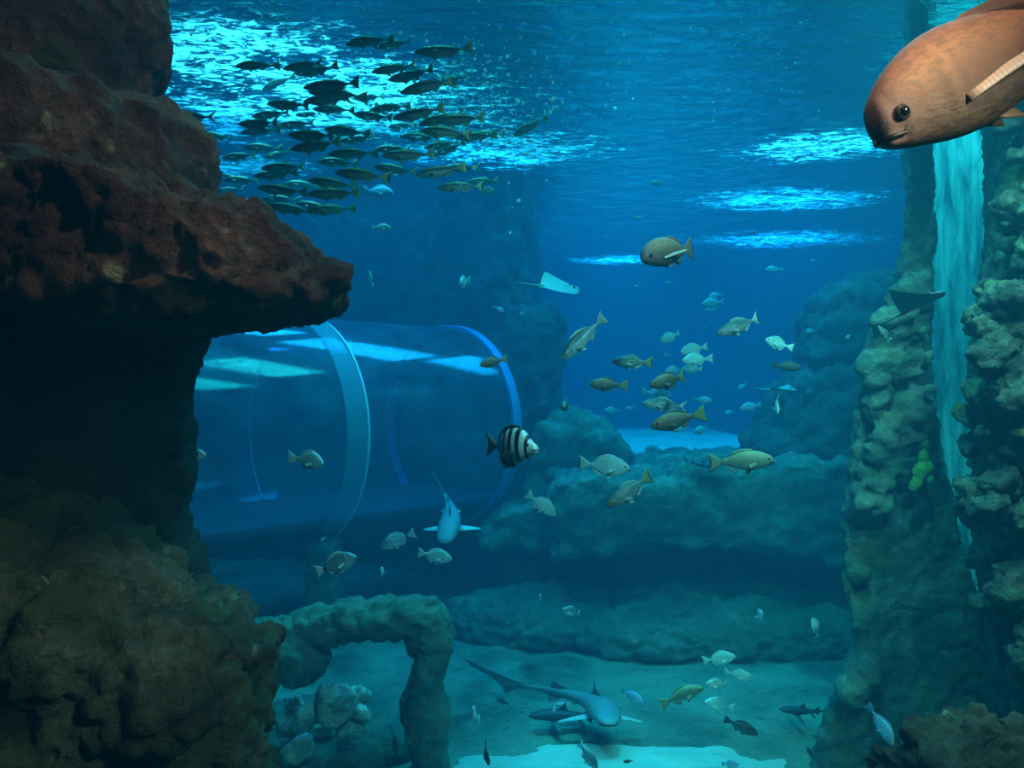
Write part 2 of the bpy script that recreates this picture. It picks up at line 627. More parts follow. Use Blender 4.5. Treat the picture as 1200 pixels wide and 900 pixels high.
# ------------------------------------------------------------------ reef wall on the right
M_REEF = rock_mat('reef_rock', [(.34, (.015, .025, .022)), (.46, (.07, .09, .075)), (.58, (.20, .22, .16)), (.72, (.44, .42, .31))],
                  3.0, 34, .8, .85, spots=((.12, .16, .05), 3.0), speck=((.5, .42, .30), 8))
bm = bmesh.new()
block_l(bm, [(1200, -120), (1420, -120), (1420, 1300), (1150, 1300), (1180, 900), (1178, 760), (1165, 640), (1160, 560), (1158, 480), (1158, 400), (1172, 340), (1185, 250), (1185, 150), (1180, 60)], 4.5,
        [(4.15, .25, 0), (4.35, .06, 0), (4.6, 0.02, 0), (5.1, .25, 0), (5.6, .6, 0)])
edge = [(-80, 1162), (-30, 1155), (20, 1150), (70, 1152), (130, 1164), (190, 1172), (250, 1164), (320, 1148), (370, 1128), (420, 1120), (480, 1122), (540, 1126), (600, 1126), (650, 1130), (700, 1140), (750, 1156), (800, 1172), (850, 1184), (900, 1194), (960, 1200)]
rg = random.Random(3)
for i in range(150):
    py = rg.uniform(-80, 950)
    ex = float(np.interp(py, [e[0] for e in edge], [e[1] for e in edge]))
    u = rg.random() ** 1.2
    r = rg.uniform(.07, .15) if py > 340 else rg.uniform(.05, .10)
    px = ex + r / 4.3 * F * .8 + u * 120
    Y = rg.uniform(3.9, 4.12) if u > .15 else rg.uniform(4.1, 4.4)
    stone(bm, at(px, py, Y), (r * rg.uniform(.9, 1.5), r * 1.2, r * rg.uniform(.6, .95)), rg.uniform(-.5, .5), i)
rock('reef_wall', bm, .017, M_REEF, 'tall knobbly reef wall of stacked stones at the right edge', 'rock', smooth=1, big=.03, bf=4, fine=.03, ff=9, crack=.02, cf=5, off=31)

bm = bmesh.new()
for (px, py, r, sx, sz) in ((1110, 885, .16, 1.3, .9), (1155, 868, .13, 1.2, .9), (1190, 905, .2, 1.2, .9), (1085, 910, .12, 1, .8), (1140, 930, .25, 1.5, .9), (1215, 880, .14, 1, .8)):
    stone(bm, at(px, py, 2.9 + .1 * sx), (r * sx, r, r * sz), .3 * sx, int(px))
block(bm, [(1060, 905), (1300, 900), (1300, 1340), (1060, 1340)], 3.0, [(2.75, 0, 0), (3.3, 0, 0)])
rock('near_rock', bm, .014, rock_mat('brown_rough_rock', [(.3, (.03, .02, .012)), (.5, (.15, .09, .05)), (.7, (.36, .25, .15))], 4, 36, .9, .8, speck=((.6, .45, .3), 12)),
     'small brown craggy rock in the bottom right corner', 'rock', smooth=1, big=.025, bf=5, fine=.03, ff=9, crack=.03, cf=5, off=37)

# knobbly column and the smooth skirt left of the bright cleft
M_TEAL = rock_mat('silted_rock', [(.34, (.03, .04, .032)), (.48, (.13, .16, .125)), (.60, (.24, .28, .21)), (.72, (.40, .42, .33))], 2.2, 22, .6, .9, spots=((.10, .14, .06), 2.5))
bm = bmesh.new()
block(bm, [(1062, -150), (1088, -150), (1088, 330), (1084, 420), (1096, 520), (1116, 620), (1142, 720), (1168, 800), (1200, 900), (1220, 1100), (900, 1100), (945, 905), (968, 835), (990, 788), (1004, 745), (1000, 705), (988, 675), (992, 640), (990, 600), (995, 560), (1002, 500), (1012, 440), (1028, 380), (1050, 340), (1062, 250)], 5.6,
      [(5.4, -.08, .0), (5.5, -.05, 0), (5.6, 0, 0), (5.8, .13, 0), (5.95, .2, 0)], True)
rg = random.Random(8)
for i in range(70):
    py = rg.uniform(325, 600)
    lo = float(np.interp(py, [325, 380, 450, 600], [1052, 1030, 1020, 1008]))
    hi = float(np.interp(py, [325, 430, 520, 600], [1082, 1078, 1072, 1040]))
    r = rg.uniform(.05, .11)
    stone(bm, at(rg.uniform(lo, hi), py, rg.uniform(5.2, 5.4)), (r * 1.3, r, r * .8), rg.uniform(-.5, .5), 500 + i)
for (px, py, r) in ((1012, 575, .06), (1008, 600, .07), (1007, 672, .07), (1015, 790, .12), (1000, 810, .1)):
    ball(bm, at(px, py, 5.35), r)
rock('reef_column', bm, .024, M_TEAL, 'teal rock column with knobbly top and smooth flared foot beside the bright cleft', 'rock', smooth=1, big=.05, bf=2.2, fine=.03, ff=7, crack=.02, cf=4, off=43)

bm = bmesh.new()
for (px, py, r) in ((1084, 520, .022), (1082, 535, .035), (1078, 552, .045), (1088, 548, .035), (1074, 566, .035), (1090, 562, .025), (1070, 570, .03)):
    ball(bm, at(px, py, 5.22), (r, r, r * 1.3), sub=2)
M_SPONGE = rock_mat('green_sponge_skin', [(.3, (.10, .24, .04)), (.6, (.28, .48, .10)), (.8, (.45, .60, .2))], 9, 60, .6, .8)
rock('sponge', bm, .012, M_SPONGE, 'bright green lumpy sponge growing on the rock column beside the cleft', 'sponge', smooth=1, big=.01, bf=12, fine=.006, ff=30, off=91)

# the lit wall seen through the cleft
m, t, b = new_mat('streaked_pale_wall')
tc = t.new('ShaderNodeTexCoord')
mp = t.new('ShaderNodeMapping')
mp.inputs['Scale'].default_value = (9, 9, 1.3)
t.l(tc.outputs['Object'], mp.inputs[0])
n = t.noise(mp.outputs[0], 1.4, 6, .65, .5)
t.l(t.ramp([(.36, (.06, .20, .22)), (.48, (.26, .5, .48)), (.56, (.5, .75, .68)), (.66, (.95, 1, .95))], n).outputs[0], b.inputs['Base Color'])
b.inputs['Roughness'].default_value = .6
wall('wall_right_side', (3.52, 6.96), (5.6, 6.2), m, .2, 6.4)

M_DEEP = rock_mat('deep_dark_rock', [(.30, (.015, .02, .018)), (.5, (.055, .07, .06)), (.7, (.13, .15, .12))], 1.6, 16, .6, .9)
# ------------------------------------------------------------------ far rocks
bm = bmesh.new()
block(bm, [(648, 562), (690, 552), (740, 560), (782, 556), (800, 545), (900, 541), (1040, 536), (1040, 676), (1000, 668), (930, 655), (860, 640), (780, 634), (700, 642), (648, 655)], 8.6,
      [(8.2, 0, .12), (8.35, 0, 0), (8.9, 0, 0), (10, 0, 0.1), (11.6, .1, .25)])
rock('rock_shelf', bm, .05, M_TEAL, 'broad flat rock shelf above the dark cave, under the olive fish', 'rock', smooth=2, big=.12, bf=1.2, fine=.08, ff=3.5, crack=.06, cf=1.6, off=51)

bm = bmesh.new()
block(bm, [(600, 640), (622, 560), (630, 490), (660, 482), (690, 491), (722, 503), (736, 530), (738, 575), (760, 610), (700, 650), (640, 690), (620, 790), (585, 790)], 9.9,
      [(9.4, -.2, .1), (9.6, -.05, 0), (9.9, 0, 0), (10.6, 0, 0), (11, 0, .1)])
block(bm, [(700, 590), (735, 560), (790, 566), (790, 640), (640, 650), (560, 640), (590, 600), (640, 586)], 9.2, [(8.9, 0, .2), (9.2, 0, 0), (10, 0, 0)])
rock('stepped_boulder', bm, .05, M_TEAL, 'rounded silted boulder between the tunnel end and the rock shelf', 'rock', smooth=2, big=.1, bf=1.3, fine=.08, ff=3.5, crack=.05, cf=1.6, off=57)

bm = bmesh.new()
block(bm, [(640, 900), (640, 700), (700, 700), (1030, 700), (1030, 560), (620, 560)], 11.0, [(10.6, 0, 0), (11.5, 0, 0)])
rock('cave_back', bm, .07, M_RSHADE, 'shade-darkened rock at the back of the cave under the shelf', 'rock', big=.12, bf=1.2, fine=.05, ff=3, off=59)

bm = bmesh.new()
plan_block(bm, [(.38, 9.5), (-.9, 10.6), (-2.8, 12.4), (-2.8, 14), (.9, 14), (.68, 10.2)], -.2, 3.55, .15, (-.1, .2))
plan_block(bm, [(-.1, 10.2), (-2.8, 12.4), (-2.8, 14), (.5, 14), (.22, 11)], 2.8, 5.3, .05)
plan_block(bm, [(-2.4, 12.2), (-9.3, 11.6), (-9.3, 14), (-2.4, 14)], -.2, 5.3, .02)
ball(bm, at(635, 420, 10.2), (.3, .4, .7))
ball(bm, at(610, 690, 9.9), (.4, .5, .6))
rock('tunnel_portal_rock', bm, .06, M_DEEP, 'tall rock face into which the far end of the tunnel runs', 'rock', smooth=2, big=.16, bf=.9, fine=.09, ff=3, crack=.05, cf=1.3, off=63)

bm = bmesh.new()
block_l(bm, [(985, 335), (1010, 325), (1100, 322), (1100, 420), (940, 420), (945, 380), (960, 352)], 9.4, [(8.9, .5, .2), (9.2, .1, 0), (9.6, 0, 0), (10.6, .3, .1)])
block_l(bm, [(925, 455), (960, 430), (1100, 400), (1100, 545), (905, 545), (880, 530), (905, 505)], 9.4, [(8.7, .5, .2), (9.0, .1, 0), (9.6, 0, 0), (11, .3, .1)])
rock('far_crag', bm, .05, M_DEEP, 'hazy two-tiered crag standing at the right end of the rock shelf', 'rock', smooth=2, big=.14, bf=1.2, fine=.08, ff=3.5, crack=.06, cf=2, off=67)

# raised sand behind the shelf
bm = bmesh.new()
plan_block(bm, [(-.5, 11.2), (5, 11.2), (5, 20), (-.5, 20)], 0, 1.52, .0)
rock('sand_terrace', bm, .09, M_BRIGHT_SAND, 'bright patch of pale sand behind the rock shelf', 'sand', big=.03, bf=1, fine=.01, ff=2, kind='stuff')

# layered slabs on the floor
M_SLAB = rock_mat('layered_slab', [(.3, (.05, .06, .045)), (.5, (.12, .135, .10)), (.7, (.26, .27, .21))], 1.6, 20, .6, .9)
for i, (px, py, Y, sx, sy, sz, lab) in enumerate((
        (905, 745, 9.0, 1.9, .9, .22, 'long low rock layer at the mouth of the cave'),
        (860, 775, 8.0, 1.7, .6, .16, 'second low rock layer in front of the cave'),
        (620, 735, 8.6, 1.0, .8, .2, 'flat silted rock slab below the tunnel end'),
        (770, 735, 8.4, .6, .5, .2, 'flat pale slab in front of the middle of the cave'))):
    bm = bmesh.new()
    c = at(px, py, Y)
    ball(bm, Vector((c.x, c.y, .05)), (sx, sy, sz + .12))
    ball(bm, Vector((c.x + .3, c.y + .2, .1)), (sx * .7, sy * .8, sz + .1))
    rock('rock_slab', bm, .035, M_SLAB, lab, 'rock', smooth=1, big=.12, bf=1.6, fine=.05, ff=4, crack=.04, cf=2.5, strata=.08, sf=9, off=71 + i, group='low rock layers on the sand')

# gate-shaped rock
M_ARCH = rock_mat('green_arch_rock', [(.30, (.05, .07, .05)), (.5, (.16, .21, .15)), (.7, (.34, .38, .28))], 2.4, 26, .6, .9)
bm = bmesh.new()
Ya = 5.2
for k in range(26):
    u = k / 25
    px = 250 + u * 252
    py = float(np.interp(px, [250, 320, 400, 470, 502], [772, 756, 730, 722, 723]))
    ball(bm, at(px, py, Ya + .25 * (1 - u)), (.13, .17, float(np.interp(px, [250, 330, 420, 502], [.24, .19, .125, .125]))), sub=2)
for k in range(22):
    u = k / 21
    py = 722 + u * 210
    ball(bm, at(502 + 3 * math.sin(u * 9), py, Ya), (.125 + .025 * math.sin(u * 14) + .02 * u, .15, .14), sub=2)
ball(bm, at(348, 770, Ya + .1), (.22, .17, .18))
arch = rock('rock_arch', bm, .022, M_ARCH, 'square-cornered rock arch with one free leg standing on the sand', 'rock', smooth=1, big=.05, bf=3, fine=.035, ff=7, crack=.02, cf=4, off=81)
bm = bmesh.new()
block(bm, [(366, 632), (396, 632), (397, 700), (402, 760), (356, 760), (363, 700)], 8.35, [(8.1, 0, 0), (8.6, 0, 0)])
rock('rock_pier', bm, .035, M_ARCH, 'short square rock pier under the tunnel behind the arch', 'rock', big=.04, bf=3, fine=.02, ff=6, off=83)

# rubble heap under the arch : single stones
M_RUB = rock_mat('rubble_stone', [(.36, (.10, .13, .10)), (.5, (.38, .44, .36)), (.62, (.68, .72, .60))], 4, 26, .5, .9)
rub = [(392, 822, .15, 1.0, 'rounded boulder on top of the rubble heap'),
       (420, 815, .07, .9, 'small stone tucked right of the top boulder of the rubble heap'),
       (378, 850, .10, .9, 'mid stone just below the top boulder of the heap'),
       (352, 880, .12, .8, 'pale slanting stone at the front left of the rubble heap'),
       (338, 850, .10, .9, 'stone beside the near boulder at the left of the heap'),
       (398, 878, .10, .75, 'pale wedge stone in the middle of the rubble heap'),
       (412, 858, .09, .8, 'flat-topped stone at the right shoulder of the rubble heap'),
       (370, 905, .13, .7, 'broad stone at the foot of the rubble heap, left'),
       (418, 900, .14, .6, 'low stone at the foot of the rubble heap, right'),
       (362, 838, .08, .9, 'small stone left of the top boulder of the heap'),
       (345, 822, .07, .8, 'highest stone at the left edge of the rubble heap'),
       (388, 900, .09, .7, 'small pale stone at the middle of the foot of the heap'),
       (425, 835, .06, .8, 'smallest stone on the right shoulder of the rubble heap'),
       (402, 848, .06, .9, 'small stone wedged under the top boulder of the heap'),
       (330, 905, .12, .8, 'stone half hidden behind the near boulder, lowest left in the heap')]
for i, (px, py, r, sz, lab) in enumerate(rub):
    bm = bmesh.new()
    stone(bm, at(px, py, 5.4 + .12 * (i % 3)), (r * 1.15, r, r * sz), .4 * ((i * 7) % 5 - 2), 900 + i)
    me = mesh_of(bm)
    bm = bmesh.new(); bm.from_mesh(me); bmesh.ops.subdivide_edges(bm, edges=bm.edges, cuts=2, use_grid_fill=True)
    me = roughen(mesh_of(bm), big=.035, bf=6, fine=.02, ff=12, off=i)
    tag(link('rubble_stone', me, M_RUB), lab, 'stone', 'rubble heap under the arch')
bm = bmesh.new()
ball(bm, Vector((-1.25, 6.0, .0)), (.75, .6, .20))
rock('rubble_mound', bm, .04, M_SLAB, 'silted mound the rubble stones lie on', 'rock', big=.06, bf=3, fine=.03, ff=6, off=87)

# ------------------------------------------------------------------ acrylic tunnel
AX = Vector((.7071, .7071, 0))
PERP = Vector((.7071, -.7071, 0))
C2 = Vector((-.83, 10.4, 2.08))
R = 1.25


def ring_at(s, r, n=96):
    c = C2 - AX * s
    return [c + PERP * (r * math.cos(a)) + Vector((0, 0, r * math.sin(a))) for a in [2 * math.pi * k / n for k in range(n)]]


m, t, b = new_mat('tunnel_acrylic')
t.n.remove(b)
out = t.n['Material Output']
gl = t.new('ShaderNodeBsdfGlossy')
gl.inputs['Color'].default_value = (.85, .95, 1, 1)
gl.inputs['Roughness'].default_value = .09
tr = t.new('ShaderNodeBsdfTransparent')
tr.inputs['Color'].default_value = (.34, .58, .72, 1)
lw = t.new('ShaderNodeLayerWeight')
lw.inputs['Blend'].default_value = .5
mx = t.new('ShaderNodeMixShader')
t.l(t.ramp([(0, .07), (.5, .10), (.8, .22), (1, .6)], lw.outputs['Facing']).outputs[0], mx.inputs[0])
t.l(tr.outputs[0], mx.inputs[1])
t.l(gl.outputs[0], mx.inputs[2])
sheen_film = t.new('ShaderNodeBsdfTranslucent')  # pale blue film added for the brightness of the tube's reflections
sheen_film.inputs['Color'].default_value = (.45, .60, .75, 1)
df = t.new('ShaderNodeBsdfDiffuse')
df.inputs['Color'].default_value = (.45, .60, .75, 1)
fm = t.new('ShaderNodeMixShader')
t.l(sheen_film.outputs[0], fm.inputs[1])
t.l(df.outputs[0], fm.inputs[2])
tc = t.new('ShaderNodeTexCoord')
mp = t.new('ShaderNodeMapping')
mp.inputs['Rotation'].default_value = (0, 0, -math.pi / 4)
mp.inputs['Scale'].default_value = (.35, 3.5, 3.5)
t.l(tc.outputs['Object'], mp.inputs[0])
mx3 = t.new('ShaderNodeMixShader')
t.l(t.ramp([(.35, .05), (.7, .22)], t.noise(mp.outputs[0], 1.2, 5, .6, .3)).outputs[0], mx3.inputs[0])
t.l(mx.outputs[0], mx3.inputs[1])
t.l(fm.outputs[0], mx3.inputs[2])
t.l(mx3.outputs[0], out.inputs['Surface'])
M_ACR = m
M_SEAM = plain('tunnel_seam', (.45, .75, .85), .3)
M_COLLAR = plain('tunnel_collar', (.10, .34, .75), .35)
tun = empty('acrylic_tunnel', C2 - AX * 3)
tag(tun, 'big clear acrylic tube tunnel running behind the left rock into the rock face', 'tunnel')
bm = bmesh.new()
loft(bm, [ring_at(s, R) for s in (-.9, 0, 1, 2, 3, 4, 5.2, 6)], cap=False)
me = mesh_of(bm)
keep(link('acrylic_tube', me, M_ACR), tun)


def hoop(name, s0, s1, r0, r1, mat):
    bm = bmesh.new()
    prof = [(s0, r0), (s0, r1), (s1, r1), (s1, r0)]
    rs = [ring_at(s, r) for s, r in prof]
    rs.append(rs[0])
    loft(bm, rs, cap=False)
    bmesh.ops.remove_doubles(bm, verts=bm.verts, dist=1e-5)
    return keep(link(name, mesh_of(bm), mat, smooth=False), tun)


hoop('joint_seam', 2.10, 2.12, R - .01, R + .025, M_SEAM)
m, t, b = new_mat('tunnel_joint_band')
b.inputs['Base Color'].default_value = (.2, .5, .6, 1)
b.inputs['Alpha'].default_value = .28
b.inputs['Roughness'].default_value = .2
hoop('joint_band', 2.125, 2.36, R + .004, R + .012, m)
hoop('end_collar', -.06, .07, R - .02, R + .03, M_COLLAR)
bm = bmesh.new()
rs = []
for s in (-.9, 2, 4, 6):
    c = C2 - AX * s + Vector((0, 0, -.85))
    rs.append([c + PERP * x + Vector((0, 0, z)) for x, z in ((-.85, 0), (.85, 0), (.7, -.2), (-.7, -.2))])
loft(bm, rs)
keep(link('walkway', mesh_of(bm), plain('walkway_floor', (.05, .08, .08), .7), smooth=False), tun)
# ------------------------------------------------------------------ fish: shapes, all one unit long, head towards +X
def crom(xs, ys, n):
    """smooth curve through the control points"""
    xs, ys = np.array(xs, float), np.array(ys, float)
    m = np.gradient(ys, xs)
    q = np.linspace(xs[0], xs[-1], n)
    i = np.clip(np.searchsorted(xs, q, 'right') - 1, 0, len(xs) - 2)
    h = xs[i + 1] - xs[i]
    t = (q - xs[i]) / h
    return q, (2*t**3-3*t**2+1)*ys[i] + (t**3-2*t**2+t)*h*m[i] + (-2*t**3+3*t**2)*ys[i+1] + (t**3-t**2)*h*m[i+1]


def bend_pts(P, k):
    P = np.array(P, float)
    x = P[:, 0]
    s = np.clip(.2 - x, 0, None)
    P[:, 1] += k * s ** 2
    return P


def body_mesh(name, u, top, bot, wid, k=0.0, nst=34, nr=20, pinch=.0, mouth=None, gill=.012):
    """u = 0 at the snout, 1 at the root of the tail; snout at x = +.5"""
    q, T = crom(u, top, nst)
    _, B = crom(u, bot, nst)
    _, W = crom(u, wid, nst)
    bm = bmesh.new()
    rings = []
    ur = np.linspace(0, 1, nst) ** 1.35 * (q[-1] - q[0]) + q[0]
    T, B, W = np.interp(ur, q, T), np.interp(ur, q, B), np.interp(ur, q, W)
    for i in range(nst):
        x = .5 - ur[i]
        zc, hz = (T[i] + B[i]) / 2, (T[i] - B[i]) / 2
        g = 1 + gill / max(W[i], .02) * math.exp(-((ur[i] - .235) / .018) ** 2) - gill * .9 / max(W[i], .02) * math.exp(-((ur[i] - .27) / .014) ** 2)
        r = []
        for j in range(nr):
            a = 2 * math.pi * j / nr
            cz, cyy = math.sin(a), math.cos(a)
            yy = W[i] * g * math.copysign(abs(cyy) ** .9, cyy) * (1 - pinch * abs(cz) ** 3)
            zz = zc + hz * cz
            if mouth and ur[i] < mouth[1]:
                zz += 0
                d = math.exp(-((zz - (mouth[0] - ur[i] * mouth[2])) / .008) ** 2)
                yy *= 1 - .35 * d
            r.append((x, yy, zz))
        rings.append(bend_pts(r, k))
    loft(bm, [[Vector(p) for p in r] for r in rings])
    return mesh_of(bm, name)


def fin_mesh(name, pts, th=.007, k=0.0, M=None, ripple=0.0):
    """flat fin: outline in the X-Z plane, thin towards its rim"""
    bm = bmesh.new()
    P = np.array([(x, 0, z) for x, z in pts], float)
    c = P.mean(0)
    n = len(P)
    inner = c + (P - c) * .72
    layers = []
    for s in (1, -1):
        a = inner.copy()
        a[:, 1] += s * th
        b = P.copy()
        b[:, 1] += s * th * .25
        layers.append((a, b))
    out = []
    for a, b in layers:
        va = []
        for p, idx in zip(a, range(n)):
            va.append(p)
        out.append((va, list(b)))

    def tf(p):
        p = Vector(p)
        if ripple:
            p.y += ripple * math.sin(p.x * 60 + p.z * 25)
        if M is not None:
            p = M @ p
        q = bend_pts([p], k)[0]
        return bm.verts.new(q)
    A = [[tf(p) for p in out[0][0]], [tf(p) for p in out[0][1]]]
    Bv = [[tf(p) for p in out[1][0]], [tf(p) for p in out[1][1]]]
    for i in range(n):
        j = (i + 1) % n
        bm.faces.new((A[0][i], A[0][j], A[1][j], A[1][i]))
        bm.faces.new((Bv[0][j], Bv[0][i], Bv[1][i], Bv[1][j]))
        bm.faces.new((A[1][i], A[1][j], Bv[1][j], Bv[1][i]))
    bm.faces.new(A[0])
    bm.faces.new(list(reversed(Bv[0])))
    bmesh.ops.triangulate(bm, faces=[f for f in bm.faces if len(f.verts) > 4])
    return mesh_of(bm, name)


def mouth_mesh(name, u, top, bot, wid, z0, slope, umax, r):
    q, T = crom(u, top, 80)
    _, B = crom(u, bot, 80)
    _, W = crom(u, wid, 80)
    bm = bmesh.new()
    us = [umax * (i / 12) ** 1.6 for i in range(13)]
    path = [(uu, 1) for uu in reversed(us)] + [(uu, -1) for uu in us[1:]]
    rings = []
    for uu, s in path:
        tt, bb, ww = np.interp(uu, q, T), np.interp(uu, q, B), np.interp(uu, q, W)
        z = z0 - slope * uu
        e = max(0.0, 1 - ((z - (tt + bb) / 2) / max((tt - bb) / 2, .012)) ** 2) ** .5
        rr = r * (1.2 - .7 * uu / umax)
        rings.append([Vector((.5 - uu + rr * .6 * math.cos(a), s * ww * e * .985 + rr * .5 * s, z + rr * math.sin(a))) for a in [2 * math.pi * i / 6 for i in range(6)]])
    loft(bm, rings)
    return mesh_of(bm, name)


def eye_mesh(name, p, r, k=0.0):
    out = []
    for s in (1, -1):
        for rr, push in ((r, 0), (r * .62, r * .42)):
            bm = bmesh.new()
            bmesh.ops.create_uvsphere(bm, u_segments=12, v_segments=8, radius=rr, matrix=Matrix.Translation((p[0], s * (p[1] + push), p[2])) @ Matrix.Diagonal((1, .6, 1, 1)))
            out.append(mesh_of(bm, name))
    return out


def skin(name, stops, rough=.35, metal=.25, bands=None, scale=90, spots=None, mott=.25, bump=.25, x_spot=None, head=None, lo=-.2, hi=.2):
    """pigment of a fish: stops run from belly to back; bands = dark upright stripes (x positions, half width, colour)"""
    m, t, b = new_mat(name)
    tc = t.new('ShaderNodeTexCoord')
    v = tc.outputs['Object']
    s = t.new('ShaderNodeSeparateXYZ')
    t.l(v, s.inputs[0])
    z = t.math('MULTIPLY', t.math('SUBTRACT', s.outputs[2], lo), 1 / (hi - lo), clamp=True)
    n = t.noise(v, 9, 5, .65, .3)
    z2 = t.math('ADD', z, t.math('MULTIPLY', t.math('SUBTRACT', n, .5), mott))
    c = t.ramp(stops, z2).outputs[0]
    if head:
        k = t.ramp([(head[1], 0), (head[2], 1)], t.math('ADD', s.outputs[0], .5)).outputs[0]
        c = t.mix(k, c, head[0])
    if bands:
        x = t.math('ADD', s.outputs[0], t.math('MULTIPLY', t.math('SUBTRACT', n, .5), .03))
        x = t.math('ADD', x, t.math('MULTIPLY', t.math('ABSOLUTE', s.outputs[2]), bands[3] if len(bands) > 3 else 0))
        k = None
        for bx, hw in bands[0]:
            d = t.math('DIVIDE', t.math('ABSOLUTE', t.math('SUBTRACT', x, bx)), hw)
            d = t.math('SUBTRACT', 1.6, t.math('MULTIPLY', d, 1.0), clamp=True)
            d = t.ramp([(.35, 0), (.62, 1)], d).outputs[0]
            k = d if k is None else t.math('MAXIMUM', k, d)
        c = t.mix(k, c, bands[1])
    if spots:
        k = t.ramp([(.60, 0), (.68, 1)], t.noise(v, spots[1], 2, .5)).outputs[0]
        c = t.mix(k, c, spots[0])
    t.l(c, b.inputs['Base Color'])
    b.inputs['Roughness'].default_value = rough
    b.inputs['Metallic'].default_value = metal
    vo = t.new('ShaderNodeTexVoronoi')
    vo.inputs['Scale'].default_value = scale
    t.l(v, vo.inputs['Vector'])
    bp = t.new('ShaderNodeBump')
    bp.inputs['Strength'].default_value = bump
    bp.inputs['Distance'].default_value = .01
    t.l(vo.outputs['Distance'], bp.inputs['Height'])
    t.l(bp.outputs[0], b.inputs['Normal'])
    return m


def fin_mat(name, col, rough=.45):
    m, t, b = new_mat(name)
    tc = t.new('ShaderNodeTexCoord')
    wv = t.new('ShaderNodeTexWave')
    wv.inputs['Scale'].default_value = 22
    wv.inputs['Distortion'].default_value = 2
    t.l(tc.outputs['Object'], wv.inputs['Vector'])
    t.l(t.mix(t.math('MULTIPLY', wv.outputs['Fac'], .5), col, [x * .55 for x in col]), b.inputs['Base Color'])
    b.inputs['Roughness'].default_value = rough
    return m


M_PUPIL = plain('fish_pupil', (.005, .006, .008), .1)
M_LIP = plain('fish_mouth', (.02, .012, .012), .5)
M_IRIS = plain('fish_iris', (.55, .55, .42), .2, .4)
M_IRISD = plain('fish_iris_dark', (.06, .04, .03), .2)

# tail outlines (root at x = -.3 .. -.5)
TAIL_FORK = [(-.29, .018), (-.335, .024), (-.41, .085), (-.50, .135), (-.445, .066), (-.395, .014), (-.39, .0), (-.395, -.014), (-.445, -.066), (-.50, -.135), (-.41, -.085), (-.335, -.024), (-.29, -.018)]
TAIL_MILD = [(-.28, .035), (-.34, .07), (-.42, .12), (-.50, .155), (-.475, .07), (-.455, .0), (-.475, -.07), (-.50, -.155), (-.42, -.12), (-.34, -.07), (-.28, -.035)]
TAIL_FAN = [(-.30, .035), (-.38, .08), (-.48, .125), (-.50, .06), (-.495, 0), (-.50, -.06), (-.48, -.125), (-.38, -.08), (-.30, -.035)]

SPECIES = {}


def species(key, u, top, bot, wid, mats, tail, dorsal, anal, pect, eye, pelvic=None, dorsal2=None, mouth=None, bends=(-.35, 0, .35), pect_angle=35, extra=None, iris=None, gill=.012, nst=34, lips=.006, pect_tilt=-18):
    body_m, fin_m, tail_m = mats[:3]
    L = u[-1]
    vars_ = []
    for k in bends:
        d = [('body', body_mesh(key + '_body', u, top, bot, wid, k, mouth=mouth, gill=gill, nst=nst), body_m)]
        d.append(('tail_fin', fin_mesh(key + '_tail', tail, .008, k), tail_m))
        if dorsal:
            d.append(('dorsal_fin', fin_mesh(key + '_dorsal', dorsal, .006, k), fin_m))
        if dorsal2:
            d.append(('dorsal_fin', fin_mesh(key + '_dorsal2', dorsal2, .006, k), fin_m))
        if anal:
            d.append(('anal_fin', fin_mesh(key + '_anal', anal, .006, k), fin_m))
        px, py, pz, pl, pw = pect
        po = [(0, .012), (-pl * .4, pw), (-pl * .85, pw * .8), (-pl, pw * .1), (-pl * .8, -pw * .55), (-pl * .35, -pw * .5), (0, -.016)]
        for s in (1, -1):
            M = Matrix.Translation((px, s * py, pz)) @ Matrix.Rotation(-s * math.radians(pect_angle), 4, 'Z') @ Matrix.Rotation(math.radians(pect_tilt), 4, 'Y') @ Matrix.Rotation(s * .35, 4, 'X')
            d.append(('pectoral_fin', fin_mesh(key + '_pect', po, .004, 0, M), mats[3] if len(mats) > 3 else fin_m))
        if pelvic:
            qx, qz, ql = pelvic
            for s in (1, -1):
                M = Matrix.Translation((qx, s * .018, qz)) @ Matrix.Rotation(s * .45, 4, 'X')
                d.append(('pelvic_fin', fin_mesh(key + '_pelvic', [(0, .01), (-ql * .3, -ql * .5), (-ql, -ql * .8), (-ql * .8, -.1 * ql), (-ql * .4, .012)], .004, 0, M), fin_m))
        q, Tq = crom(u, top, 80)
        Bq, Wq = crom(u, bot, 80)[1], crom(u, wid, 80)[1]
        ue = .5 - eye[0]
        te, be, we = (np.interp(ue, q, a_) for a_ in (Tq, Bq, Wq))
        ye = we * max(.1, 1 - ((eye[2] - (te + be) / 2) / ((te - be) / 2)) ** 2) ** .45
        e0, e1, e2, e3 = eye_mesh(key + '_eye', (eye[0], ye * .96, eye[2]), eye[3])
        if mouth:
            d.append(('mouth', mouth_mesh(key + '_mouth', u, top, bot, wid, mouth[0], mouth[2], mouth[1], lips), M_LIP))
        d.append(('eye', e0, iris or M_IRIS, e1))
        d.append(('eye', e2, iris or M_IRIS, e3))
        vars_.append(d)
    SPECIES[key] = vars_


def make_fish(key, name, label, cat, group=None, var=1):
    root = empty(name)
    tag(root, label, cat, group)
    for it in SPECIES[key][var % len(SPECIES[key])]:
        o = link(it[0], it[1], it[2], root)
        if it[0] == 'eye':
            link('pupil', it[3], M_PUPIL, o)
    return root


PROTO = {}


def copy_fish(src):
    r = src.copy()
    COL.objects.link(r)
    for ch in src.children:
        c = ch.copy()
        COL.objects.link(c)
        c.parent = r
        for g in ch.children:
            q = g.copy()
            COL.objects.link(q)
            q.parent = c
    return r


